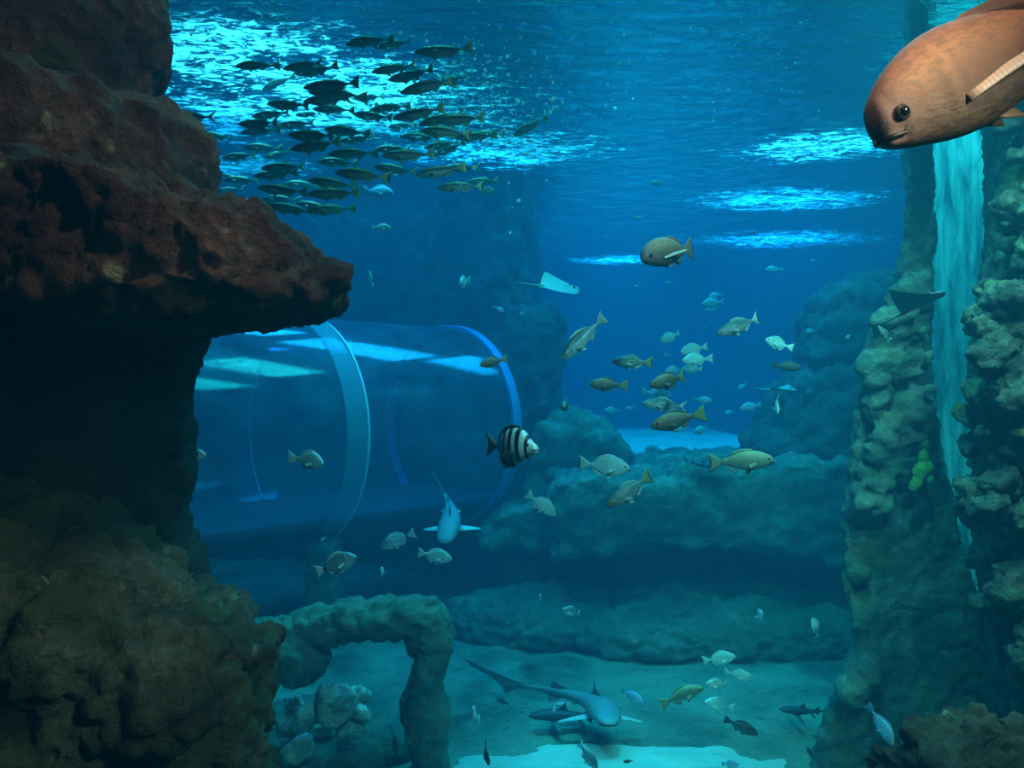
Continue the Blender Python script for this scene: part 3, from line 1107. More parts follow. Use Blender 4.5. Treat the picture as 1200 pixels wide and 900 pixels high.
def fish(key, name, label, cat, group=None, var=1):
    k = (key, var % len(SPECIES[key]))
    if k in PROTO:
        r = copy_fish(PROTO[k])
        r.name = name
        for a in ('group', 'kind'):
            if a in r:
                del r[a]
        tag(r, label, cat, group)
        return r
    PROTO[k] = make_fish(key, name, label, cat, group, var)
    return PROTO[k]


def pose(o, head, tail, Y, yaw=0.0, roll=0.0, length=None):
    """swim from tail to head as seen through the window; yaw > 0 turns the head towards the viewer (degrees)"""
    a, b = at(*head, Y), at(*tail, Y)
    c = (a + b) / 2
    d = a - b
    Ls = d.length
    yw = math.radians(yaw)
    dirv = d.normalized() * math.cos(yw) + Vector((0, -1, 0)) * math.sin(yw)
    L = length or Ls / max(math.cos(yw), .25)
    up = Vector((0, 0, 1))
    if abs(dirv.z) > .93:
        up = Vector((.0, -.4, 1)) if roll == 0 else Vector((math.sin(roll), -.3, math.cos(roll)))
    yv = up.cross(dirv).normalized()
    zv = dirv.cross(yv).normalized()
    M = Matrix((dirv, yv, zv)).transposed().to_4x4()
    if roll:
        M = M @ Matrix.Rotation(math.radians(roll), 4, 'X')
    o.matrix_world = Matrix.Translation(c) @ M @ Matrix.Diagonal((L, L, L, 1))
    return o


# ---- species
SK_SCAD = skin('scad_skin', [(.12, (.42, .48, .44)), (.42, (.20, .27, .25)), (.58, (.08, .12, .10)), (.72, (.04, .06, .045)), (.80, (.50, .48, .22)), (.92, (.20, .22, .08))], .38, .3, lo=-.12, hi=.12, mott=.06)
FN_SCAD = fin_mat('scad_fin', (.42, .44, .22))
FN_SCADT = fin_mat('scad_tail', (.62, .62, .28))
species('scad', [0, .03, .08, .18, .32, .45, .60, .72, .80], [.0, .028, .05, .083, .105, .10, .072, .035, .016], [-.012, -.03, -.05, -.08, -.108, -.105, -.074, -.034, -.016],
        [.004, .018, .03, .048, .058, .056, .038, .018, .009], (SK_SCAD, FN_SCAD, FN_SCADT), TAIL_FORK,
        [(.16, .095), (.09, .125), (.06, .10), (-.02, .098), (-.08, .105), (-.16, .066), (-.26, .034), (-.16, .05), (.0, .085)],
        [(-.04, -.10), (-.12, -.13), (-.18, -.07), (-.27, -.03), (-.16, -.055)], (.25, .046, -.015, .17, .035), (.425, .026, .012, .017), (.20, -.085, .08), nst=26)

SK_BREAM = skin('bream_skin', [(.1, (.82, .86, .82)), (.45, (.70, .78, .76)), (.7, (.55, .64, .62)), (.95, (.36, .46, .44))], .4, .1, lo=-.2, hi=.2, mott=.18)
FN_BREAM = fin_mat('bream_fin', (.66, .72, .68))
bream_u = [0, .025, .08, .18, .30, .42, .55, .66, .74, .80]
bream_t = [.0, .045, .095, .165, .205, .20, .16, .095, .048, .034]
bream_b = [-.02, -.05, -.085, -.14, -.18, -.185, -.15, -.085, -.045, -.034]
bream_w = [.006, .026, .045, .068, .08, .076, .055, .032, .016, .011]
bream_d = [(.24, .175), (.18, .235), (.05, .245), (-.08, .20), (-.20, .11), (-.22, .075), (-.12, .125), (.05, .185)]
bream_a = [(-.02, -.17), (-.08, -.215), (-.19, -.125), (-.23, -.06), (-.13, -.11)]
species('bream', bream_u, bream_t, bream_b, bream_w, (SK_BREAM, FN_BREAM, FN_BREAM), TAIL_MILD, bream_d, bream_a, (.22, .07, -.04, .17, .04), (.40, .042, .04, .024), (.16, -.15, .11), mouth=(-.02, .09, .3))
SK_BAND = skin('tail_spot_bream_skin', [(.1, (.62, .68, .70)), (.45, (.42, .52, .58)), (.7, (.28, .38, .44)), (.95, (.16, .24, .28))], .32, .3, lo=-.2, hi=.2, bands=([(-.255, .022)], (.006, .008, .012)))
species('spotbream', bream_u, bream_t, bream_b, bream_w, (SK_BAND, FN_BREAM, FN_BREAM), TAIL_MILD, bream_d, bream_a, (.22, .07, -.04, .17, .04), (.40, .042, .04, .024), (.16, -.15, .11), mouth=(-.02, .09, .3))
species('bluefish', bream_u, bream_t, bream_b, bream_w, (skin('blue_bream_skin', [(.1, (.50, .68, .85)), (.5, (.40, .56, .76)), (.95, (.26, .40, .56))], .4, .1), fin_mat('blue_fin', (.25, .4, .6)), fin_mat('blue_tail', (.3, .45, .62))), TAIL_MILD, bream_d, bream_a, (.22, .07, -.04, .17, .04), (.40, .042, .04, .024), (.16, -.15, .11))

SK_MULL = skin('slim_silver_skin', [(.1, (.72, .72, .72)), (.4, (.58, .60, .60)), (.58, (.28, .32, .32)), (.8, (.10, .13, .12))], .28, .4, lo=-.14, hi=.14, mott=.1)
FN_MULL = fin_mat('slim_silver_fin', (.55, .56, .5))
mull_u = [0, .03, .08, .18, .32, .46, .60, .70, .80]
mull_t = [.0, .035, .065, .105, .13, .128, .095, .058, .03]
mull_b = [-.015, -.04, -.065, -.10, -.13, -.13, -.092, -.052, -.03]
mull_w = [.005, .026, .045, .068, .078, .072, .048, .026, .012]
mull_d = [(.20, .11), (.14, .165), (.0, .165), (-.12, .12), (-.22, .06), (-.12, .085), (.05, .12)]
mull_a = [(-.06, -.12), (-.12, -.155), (-.2, -.085), (-.25, -.045), (-.15, -.08)]
species('slim', mull_u, mull_t, mull_b, mull_w, (SK_MULL, FN_MULL, FN_MULL), TAIL_FORK, mull_d, mull_a, (.24, .064, -.02, .16, .035), (.41, .04, .02, .02), (.16, -.11, .09), mouth=(-.012, .08, .2))

SK_BROWN = skin('brown_fish_skin', [(.1, (.20, .15, .11)), (.35, (.16, .11, .08)), (.6, (.22, .14, .09)), (.9, (.34, .20, .11))], .42, .12, lo=-.16, hi=.16, mott=.3, head=((.30, .15, .07), .72, .95))
FN_BROWN = fin_mat('brown_fin', (.20, .15, .09))
FN_YEL = fin_mat('yellowish_tail', (.36, .34, .12))
br_u = [0, .025, .08, .18, .32, .46, .60, .70, .80]
br_t = [.0, .05, .09, .135, .165, .16, .115, .07, .04]
br_b = [-.02, -.05, -.08, -.12, -.155, -.15, -.105, -.06, -.038]
br_w = [.006, .035, .06, .088, .10, .092, .06, .032, .014]
br_d = [(.22, .14), (.15, .195), (.0, .20), (-.12, .15), (-.22, .075), (-.12, .11), (.05, .15)]
br_a = [(-.04, -.14), (-.10, -.185), (-.2, -.10), (-.25, -.05), (-.15, -.09)]
species('brown', br_u, br_t, br_b, br_w, (SK_BROWN, FN_BROWN, FN_YEL), TAIL_MILD, br_d, br_a, (.22, .088, -.03, .16, .04), (.405, .055, .035, .024), (.16, -.13, .1), mouth=(-.02, .09, .3), iris=M_IRISD)
SK_PALEB = skin('pale_brown_skin', [(.1, (.52, .50, .46)), (.4, (.40, .38, .34)), (.65, (.26, .25, .22)), (.9, (.20, .17, .13))], .35, .25, lo=-.16, hi=.16, mott=.25, head=((.36, .22, .12), .78, .97))
species('greybrown', br_u, [v * .88 for v in br_t], [v * .88 for v in br_b], br_w, (SK_PALEB, FN_MULL, FN_YEL), TAIL_MILD, [(x, z * .88) for x, z in br_d], [(x, z * .88) for x, z in br_a], (.22, .088, -.03, .16, .04), (.405, .055, .03, .022), (.16, -.115, .1), mouth=(-.02, .09, .3))
SK_OLIVE = skin('olive_skin', [(.1, (.42, .42, .36)), (.4, (.28, .28, .21)), (.65, (.25, .23, .15)), (.9, (.30, .26, .15))], .4, .1, lo=-.16, hi=.16, mott=.25)
FN_OLIVE = fin_mat('olive_fin', (.30, .29, .19))
species('olive', br_u, br_t, [v * .9 for v in br_b], br_w, (SK_OLIVE, FN_OLIVE, FN_OLIVE), TAIL_MILD, br_d, br_a, (.22, .088, -.03, .16, .04), (.405, .055, .035, .024), (.16, -.12, .1), mouth=(-.02, .09, .3))
SK_DARK = skin('dark_fish_skin', [(.1, (.10, .12, .12)), (.5, (.05, .06, .06)), (.9, (.03, .035, .035))], .5, .1)
FN_DARK = fin_mat('dark_fin', (.05, .06, .06))
species('dark', br_u, br_t, br_b, br_w, (SK_DARK, FN_DARK, FN_DARK), TAIL_FAN, br_d, br_a, (.22, .088, -.03, .16, .04), (.405, .055, .035, .02), (.16, -.13, .1))

# striped one: deep body, big lips
SK_STR = skin('striped_skin', [(.1, (.72, .66, .64)), (.5, (.86, .80, .78)), (.9, (.80, .74, .72))], .35, .15, lo=-.25, hi=.25, mott=.15, bump=.15,
              bands=([(.355, .018), (.225, .031), (.095, .030), (-.03, .028), (-.135, .023), (-.215, .018)], (.008, .008, .010), -.06))
FN_STR = fin_mat('striped_black_fin', (.02, .018, .018))
FN_STRT = fin_mat('striped_tail', (.20, .17, .15))
st_u = [0, .02, .06, .12, .20, .32, .44, .56, .66, .73, .78]
st_t = [-.005, .035, .06, .115, .205, .255, .25, .205, .125, .06, .042]
st_b = [-.055, -.075, -.095, -.125, -.17, -.21, -.215, -.185, -.115, -.055, -.042]
st_w = [.02, .05, .058, .07, .09, .105, .10, .075, .045, .022, .014]
species('striped', st_u, st_t, st_b, st_w, (SK_STR, FN_STR, FN_STRT), [(-.27, .04), (-.33, .08), (-.42, .14), (-.5, .19), (-.475, .08), (-.46, .0), (-.475, -.08), (-.5, -.17), (-.42, -.13), (-.33, -.075), (-.27, -.04)],
        [(.26, .20), (.20, .285), (.06, .30), (-.08, .255), (-.2, .14), (-.22, .085), (-.1, .17), (.08, .235)],
        [(.02, -.2), (-.03, -.285), (-.12, -.25), (-.2, -.12), (-.14, -.12)], (.18, .095, -.06, .2, .045), (.375, .062, .045, .026), pelvic=(.14, -.19, .15),
        mouth=(-.025, .07, .2), bends=(.25,), iris=M_IRISD)
# big brown fish close to the window
m, t, b = new_mat('big_brown_toplit_skin')
tc = t.new('ShaderNodeTexCoord')
v = tc.outputs['Object']
s = t.new('ShaderNodeSeparateXYZ')
t.l(v, s.inputs[0])
mp = t.new('ShaderNodeMapping')
mp.inputs['Scale'].default_value = (14, 30, 30)
t.l(v, mp.inputs[0])
n = t.noise(mp.outputs[0], 2.0, 6, .7, .3)
n2 = t.noise(v, 5, 4, .6, .2)
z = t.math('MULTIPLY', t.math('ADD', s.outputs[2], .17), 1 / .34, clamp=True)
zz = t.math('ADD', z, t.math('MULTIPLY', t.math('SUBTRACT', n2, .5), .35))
c = t.ramp([(.10, (.08, .045, .035)), (.30, (.14, .07, .05)), (.55, (.30, .11, .065)), (.80, (.62, .26, .13)), (.95, (.58, .23, .16))], zz).outputs[0]  # dark belly to bright back: light from above painted into the skin
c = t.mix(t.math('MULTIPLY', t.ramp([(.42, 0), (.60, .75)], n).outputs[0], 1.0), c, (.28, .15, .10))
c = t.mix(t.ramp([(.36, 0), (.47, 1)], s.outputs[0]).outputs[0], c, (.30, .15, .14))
t.l(c, b.inputs['Base Color'])
b.inputs['Roughness'].default_value = .62
bp = t.new('ShaderNodeBump')
bp.inputs['Strength'].default_value = .3
bp.inputs['Distance'].default_value = .01
t.l(n, bp.inputs['Height'])
t.l(bp.outputs[0], b.inputs['Normal'])
SK_BIG = m
FN_BIG = fin_mat('big_brown_fin', (.34, .18, .12))
FN_PINK = fin_mat('pale_pink_fin', (.85, .55, .48))
bb_u = [0, .02, .06, .14, .26, .40, .54, .66, .74, .80]
bb_t = [-.01, .05, .095, .148, .186, .186, .150, .095, .06, .045]
bb_b = [-.04, -.075, -.098, -.125, -.155, -.160, -.132, -.085, -.055, -.042]
bb_w = [.012, .048, .070, .092, .108, .104, .08, .048, .026, .014]
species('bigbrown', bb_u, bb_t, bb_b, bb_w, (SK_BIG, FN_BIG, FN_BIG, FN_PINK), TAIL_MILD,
        [(.12, .165), (.06, .192), (-.05, .19), (-.2, .13), (-.25, .07), (-.1, .13), (.05, .165)],
        [(-.04, -.13), (-.12, -.18), (-.22, -.10), (-.26, -.05), (-.14, -.09)], (.235, .104, -.055, .36, .024), (.425, .066, -.004, .026), pelvic=(.14, -.12, .1),
        mouth=(-.050, .075, .20), bends=(-.2, .15), iris=M_IRISD, nst=60, pect_angle=10, lips=.009, pect_tilt=7, gill=.005)

# ------------------------------------------------------------------ rays and sharks
M_RAY = skin('ray_skin', [(.2, (.58, .62, .56)), (.6, (.34, .40, .34)), (.9, (.22, .28, .24))], .45, .1, lo=-.08, hi=.08, mott=.4)
M_RAYD = skin('dark_ray_skin', [(.2, (.20, .24, .26)), (.6, (.10, .13, .15)), (.9, (.08, .10, .12))], .5, .05, lo=-.08, hi=.08, mott=.3)


def make_ray(name, label, mat, flap=.22, skew=0.0):
    root = empty(name)
    tag(root, label, 'ray')
    bm = bmesh.new()
    ns, nc = 41, 15
    up, dn = [], []
    for i in range(ns):
        s_ = -1 + 2 * i / (ns - 1)
        a = abs(s_)
        le = .42 * (1 - a ** 1.5) - .02 + .05 * math.exp(-(s_ / .12) ** 2)
        te = -.36 * (1 - a) ** .75 - .03 * (1 - a)
        th = .075 * (1 - a) ** 1.4 + .03 * math.exp(-(s_ / .16) ** 2)
        zl = flap * a ** 1.7 * (1 + skew * s_)
        ru, rd = [], []
        for j in range(nc):
            c_ = j / (nc - 1)
            x = le + (te - le) * c_
            p = 2.4 * (math.sqrt(max(c_, 0)) - c_) * .9 + .05 * math.sin(math.pi * c_)
            y = s_ * .62
            ru.append(bm.verts.new((x, y, zl + th * p + .001)))
            rd.append(bm.verts.new((x, y, zl - th * .45 * p - .001)))
        up.append(ru)
        dn.append(rd)
    for g, fl in ((up, 1), (dn, 0)):
        for i in range(ns - 1):
            for j in range(nc - 1):
                f = (g[i][j], g[i + 1][j], g[i + 1][j + 1], g[i][j + 1])
                bm.faces.new(f if fl else f[::-1])
    for i in range(ns - 1):
        for j in (0, nc - 1):
            bm.faces.new((up[i][j], up[i + 1][j], dn[i + 1][j], dn[i][j]))
    bmesh.ops.remove_doubles(bm, verts=bm.verts, dist=.0012)
    link('body', mesh_of(bm), mat, root)
    bm = bmesh.new()
    rings = []
    for k in range(14):
        u = k / 13
        r = .022 * (1 - u) + .003
        rings.append([Vector((-.32 - .62 * u, r * math.cos(q), .006 + r * math.sin(q) + .04 * u * u)) for q in [2 * math.pi * i / 8 for i in range(8)]])
    loft(bm, rings)
    link('tail', mesh_of(bm), mat, root)
    for s_ in (1, -1):
        bm = bmesh.new()
        ball(bm, Vector((.27, s_ * .075, .055)), (.03, .022, .022), sub=2)
        link('eye', mesh_of(bm), M_IRISD, root)
        M = Matrix.Translation((-.33, s_ * .05, 0)) @ Matrix.Rotation(math.pi / 2, 4, 'X')
        link('pelvic_fin', fin_mesh('p', [(.03, -.02), (-.06, -.05), (-.12, -.02), (-.08, .03), (.03, .02)], .006, 0, M), mat, root)
    return root


M_SHARK = skin('shark_skin', [(.15, (.46, .50, .48)), (.4, (.26, .31, .31)), (.7, (.15, .20, .21))], .45, .1, lo=-.08, hi=.08, mott=.3)
M_SHARKD = skin('dark_shark_skin', [(.2, (.07, .08, .09)), (.7, (.035, .04, .05))], .6, .05, lo=-.08, hi=.08, mott=.3)
M_MOUTH = plain('dark_mouth', (.01, .012, .014), .6)


def make_shark(name, label, mat, k=.5, wide=1.0):
    root = empty(name)
    tag(root, label, 'shark')
    u = [0, .02, .06, .14, .25, .38, .52, .66, .80, .90]
    T = [.0, .02, .035, .058, .075, .072, .055, .036, .022, .016]
    B = [-.008, -.018, -.028, -.042, -.055, -.055, -.042, -.028, -.018, -.012]
    W = [.015, .042, .062, .078, .086, .08, .06, .036, .018, .010]
    link('body', body_mesh('shark_body', u, T, B, [w * wide for w in W], k, gill=.0, nst=40), mat, root)
    link('tail_fin', fin_mesh('t', [(-.34, .016), (-.42, .05), (-.54, .12), (-.60, .155), (-.57, .10), (-.50, .035), (-.46, -.02), (-.45, -.07), (-.41, -.035), (-.36, -.012)], .006, k), mat, root)
    link('dorsal_fin', fin_mesh('d', [(.16, .066), (.10, .125), (.055, .175), (.05, .125), (.045, .085), (.02, .062), (.08, .06)], .008, k), mat, root)
    link('dorsal_fin', fin_mesh('d2', [(-.16, .042), (-.21, .075), (-.245, .095), (-.245, .06), (-.255, .028), (-.2, .032)], .006, k), mat, root)
    link('anal_fin', fin_mesh('a', [(-.19, -.034), (-.24, -.07), (-.265, -.075), (-.26, -.04), (-.27, -.02), (-.22, -.025)], .006, k), mat, root)
    for s_ in (1, -1):
        M = Matrix.Translation((.22, s_ * .06, -.035)) @ Matrix.Rotation(s_ * math.radians(-106), 4, 'X')
        # outline in fin space: x along body, z outwards
        link('pectoral_fin', fin_mesh('p', [(.03, .0), (-.02, .13), (-.075, .25), (-.105, .255), (-.10, .16), (-.085, .06), (-.08, 0)], .007, 0, M), mat, root)
        M = Matrix.Translation((-.08, s_ * .035, -.035)) @ Matrix.Rotation(s_ * math.radians(-115), 4, 'X')
        link('pelvic_fin', fin_mesh('v', [(.02, .0), (-.03, .06), (-.07, .085), (-.075, .04), (-.06, 0)], .005, k, M), mat, root)
        bm = bmesh.new()
        ball(bm, Vector((.43, s_ * .062 * wide, .014)), (.011, .005, .008), sub=2)
        link('eye', mesh_of(bm), M_PUPIL, root)
    bm = bmesh.new()
    rings = []
    for k_ in range(9):
        a = -1.2 + 2.4 * k_ / 8
        x, y = .40 + .035 * math.cos(a), .05 * math.sin(a) * wide
        rings.append([Vector((x + .006 * math.cos(q), y, -.030 + .006 * math.sin(q) - .004 * math.cos(a))) for q in [2 * math.pi * i / 6 for i in range(6)]])
    loft(bm, rings)
    link('mouth', mesh_of(bm), M_MOUTH, root)
    return root


def orient(o, c, fwd, up, L):
    f = Vector(fwd).normalized()
    y = Vector(up).cross(f).normalized()
    z = f.cross(y)
    o.matrix_world = Matrix.Translation(c) @ Matrix((f, y, z)).transposed().to_4x4() @ Matrix.Diagonal((L, L, L, 1))
    return o


o = make_shark('shark', 'largest grey shark facing the window just above the sand, tail swept to the left', M_SHARK, -1.5, 1.3)
orient(o, at(700, 822, 6.0), (.06, -.97, .10), (.03, 0, 1), 1.05)
o = make_shark('shark', 'smaller pale shark swimming towards the window below the far end of the tunnel', M_SHARK, -.5, 1.35)
orient(o, at(531, 602, 7.2), (-.10, -.86, -.42), (0, .3, 1), .86)
o = make_shark('shark', 'dark slender shark lying on the sand under the largest grey shark', M_SHARKD, .2)
orient(o, Vector(((668 - 600) / F * 6.0, 6.0, .12)), (-1, -.05, .02), (0, 0, 1), .62)
o = make_shark('shark', 'dark shark lying on the sand at the foot of the teal rock column', M_SHARKD, -.2)
orient(o, Vector(((945 - 600) / F * 6.0, 6.0, .15)), (-1, -.1, .12), (0, -.2, 1), .42)
o = make_shark('shark', 'small dark shark curling over the bright sand patch behind the rock shelf', M_SHARKD, 1.6)
orient(o, at(820, 545, 8.0), (.95, -.3, -.12), (0, 0, 1), .36)

o = make_ray('stingray', 'pale ray with raised wings gliding right of the tunnel rock, thin tail behind', M_RAY, .10, .1)
orient(o, at(655, 337, 6.2), (.88, .42, -.02), (.02, -.46, .9), .42)
o = make_ray('stingray', 'large dark ray with spread wings in front of the bright cleft', M_RAYD, .20, -.4)
orient(o, at(1080, 356, 4.7), (.35, -.75, .32), (-.12, .12, .9), .36)
o = make_ray('stingray', 'small greenish ray hovering against the hazy far crag', M_RAY, .12)
orient(o, at(916, 457, 8.2), (.8, -.6, -.02), (.05, -.12, 1), .36)

# ------------------------------------------------------------------ the school of scad
SCHOOL = [
 (404,50,461,45),(438,54,485,50),(486,63,554,58),(275,78,327,74),(330,79,381,75),(345,88,397,78),(306,104,345,88),(436,86,490,74),(454,91,512,86),(469,109,534,92),
 (505,95,551,91),(355,103,424,99),(361,108,430,110),(355,119,414,115),(312,121,366,126),(367,129,416,127),(346,135,378,132),(413,133,462,140),(431,129,481,123),(413,116,452,112),
 (460,140,521,127),(455,150,489,144),(490,145,547,133),(510,140,571,141),(492,153,553,156),(469,161,517,160),(532,163,582,157),(548,161,593,153),(497,175,541,164),(506,182,547,168),
 (600,159,641,136),(294,136,342,132),(277,144,331,147),(281,155,328,151),(324,147,371,144),(336,156,398,163),(378,150,433,157),(396,165,442,160),(340,175,402,168),(286,174,330,171),
 (259,185,302,181),(307,184,345,179),(384,181,443,178),(438,174,484,176),(448,184,509,180),(373,191,421,188),(305,197,360,195),(298,207,350,203),(391,200,456,209),(438,196,490,201),
 (487,205,547,197),(520,199,565,193),(262,211,305,211),(303,221,360,225),(334,216,376,216),(362,212,419,218),(360,228,424,226),(513,221,568,216),(548,214,585,210),(270,239,318,237),
 (306,232,351,234),(314,242,370,248),(346,237,392,247),(361,249,417,241),(196,138,254,137),(238,156,274,164),(261,205,290,214),(253,224,287,221)]
TIERS = [(70, 'topmost tier'), (97, 'second tier from the top'), (120, 'third tier from the top'), (138, 'fourth tier from the top'), (157, 'fifth tier from the top'),
         (172, 'sixth tier from the top'), (190, 'fourth tier from the bottom'), (210, 'third tier from the bottom'), (228, 'second tier from the bottom'), (999, 'lowest tier')]
ORD = ['first', 'second', 'third', 'fourth', 'fifth', 'sixth', 'seventh', 'eighth', 'ninth', 'tenth', 'eleventh', 'twelfth', 'thirteenth', 'fourteenth', 'fifteenth']
LONE = {30: 'lone slim scad trailing to the right of the school, nose down', 64: 'slim scad half hidden by the left rock, highest at the rock edge', 6: 'slim scad diving steeply at the upper left of the school',
        57: 'pale-edged scad ahead at the lower right corner of the school'}
tier_of = {}
for i, (hx, hy, tx, ty) in enumerate(SCHOOL):
    cyy = (hy + ty) / 2
    tier_of[i] = next(nm for lim, nm in TIERS if cyy < lim)
rank = {}
for _, nm in TIERS:
    mem = sorted((i for i in tier_of if tier_of[i] == nm and i not in LONE), key=lambda i: SCHOOL[i][0])
    for r, i in enumerate(mem):
        rank[i] = (r, len(mem))
rs = random.Random(4)
for i, (hx, hy, tx, ty) in enumerate(SCHOOL):
    if i in LONE:
        lab = LONE[i]
    else:
        r, n = rank[i]
        lab = 'slim scad, %s from left in the %s of the school' % (ORD[r], tier_of[i].replace('the ', ''))
        if r == n - 1:
            lab = 'slim scad, last on the right in the %s of the school' % tier_of[i].replace('the ', '')
    o = fish('scad', 'scad', lab, 'fish', 'school of scad under the foam', i % 3)
    ln = math.hypot(hx - tx, hy - ty)
    Y = min(max(254 / ln, 3.8), 6.2) + rs.uniform(-.15, .15)
    pose(o, (hx, hy), (tx, ty), Y, rs.uniform(-14, 14), rs.uniform(-6, 6))

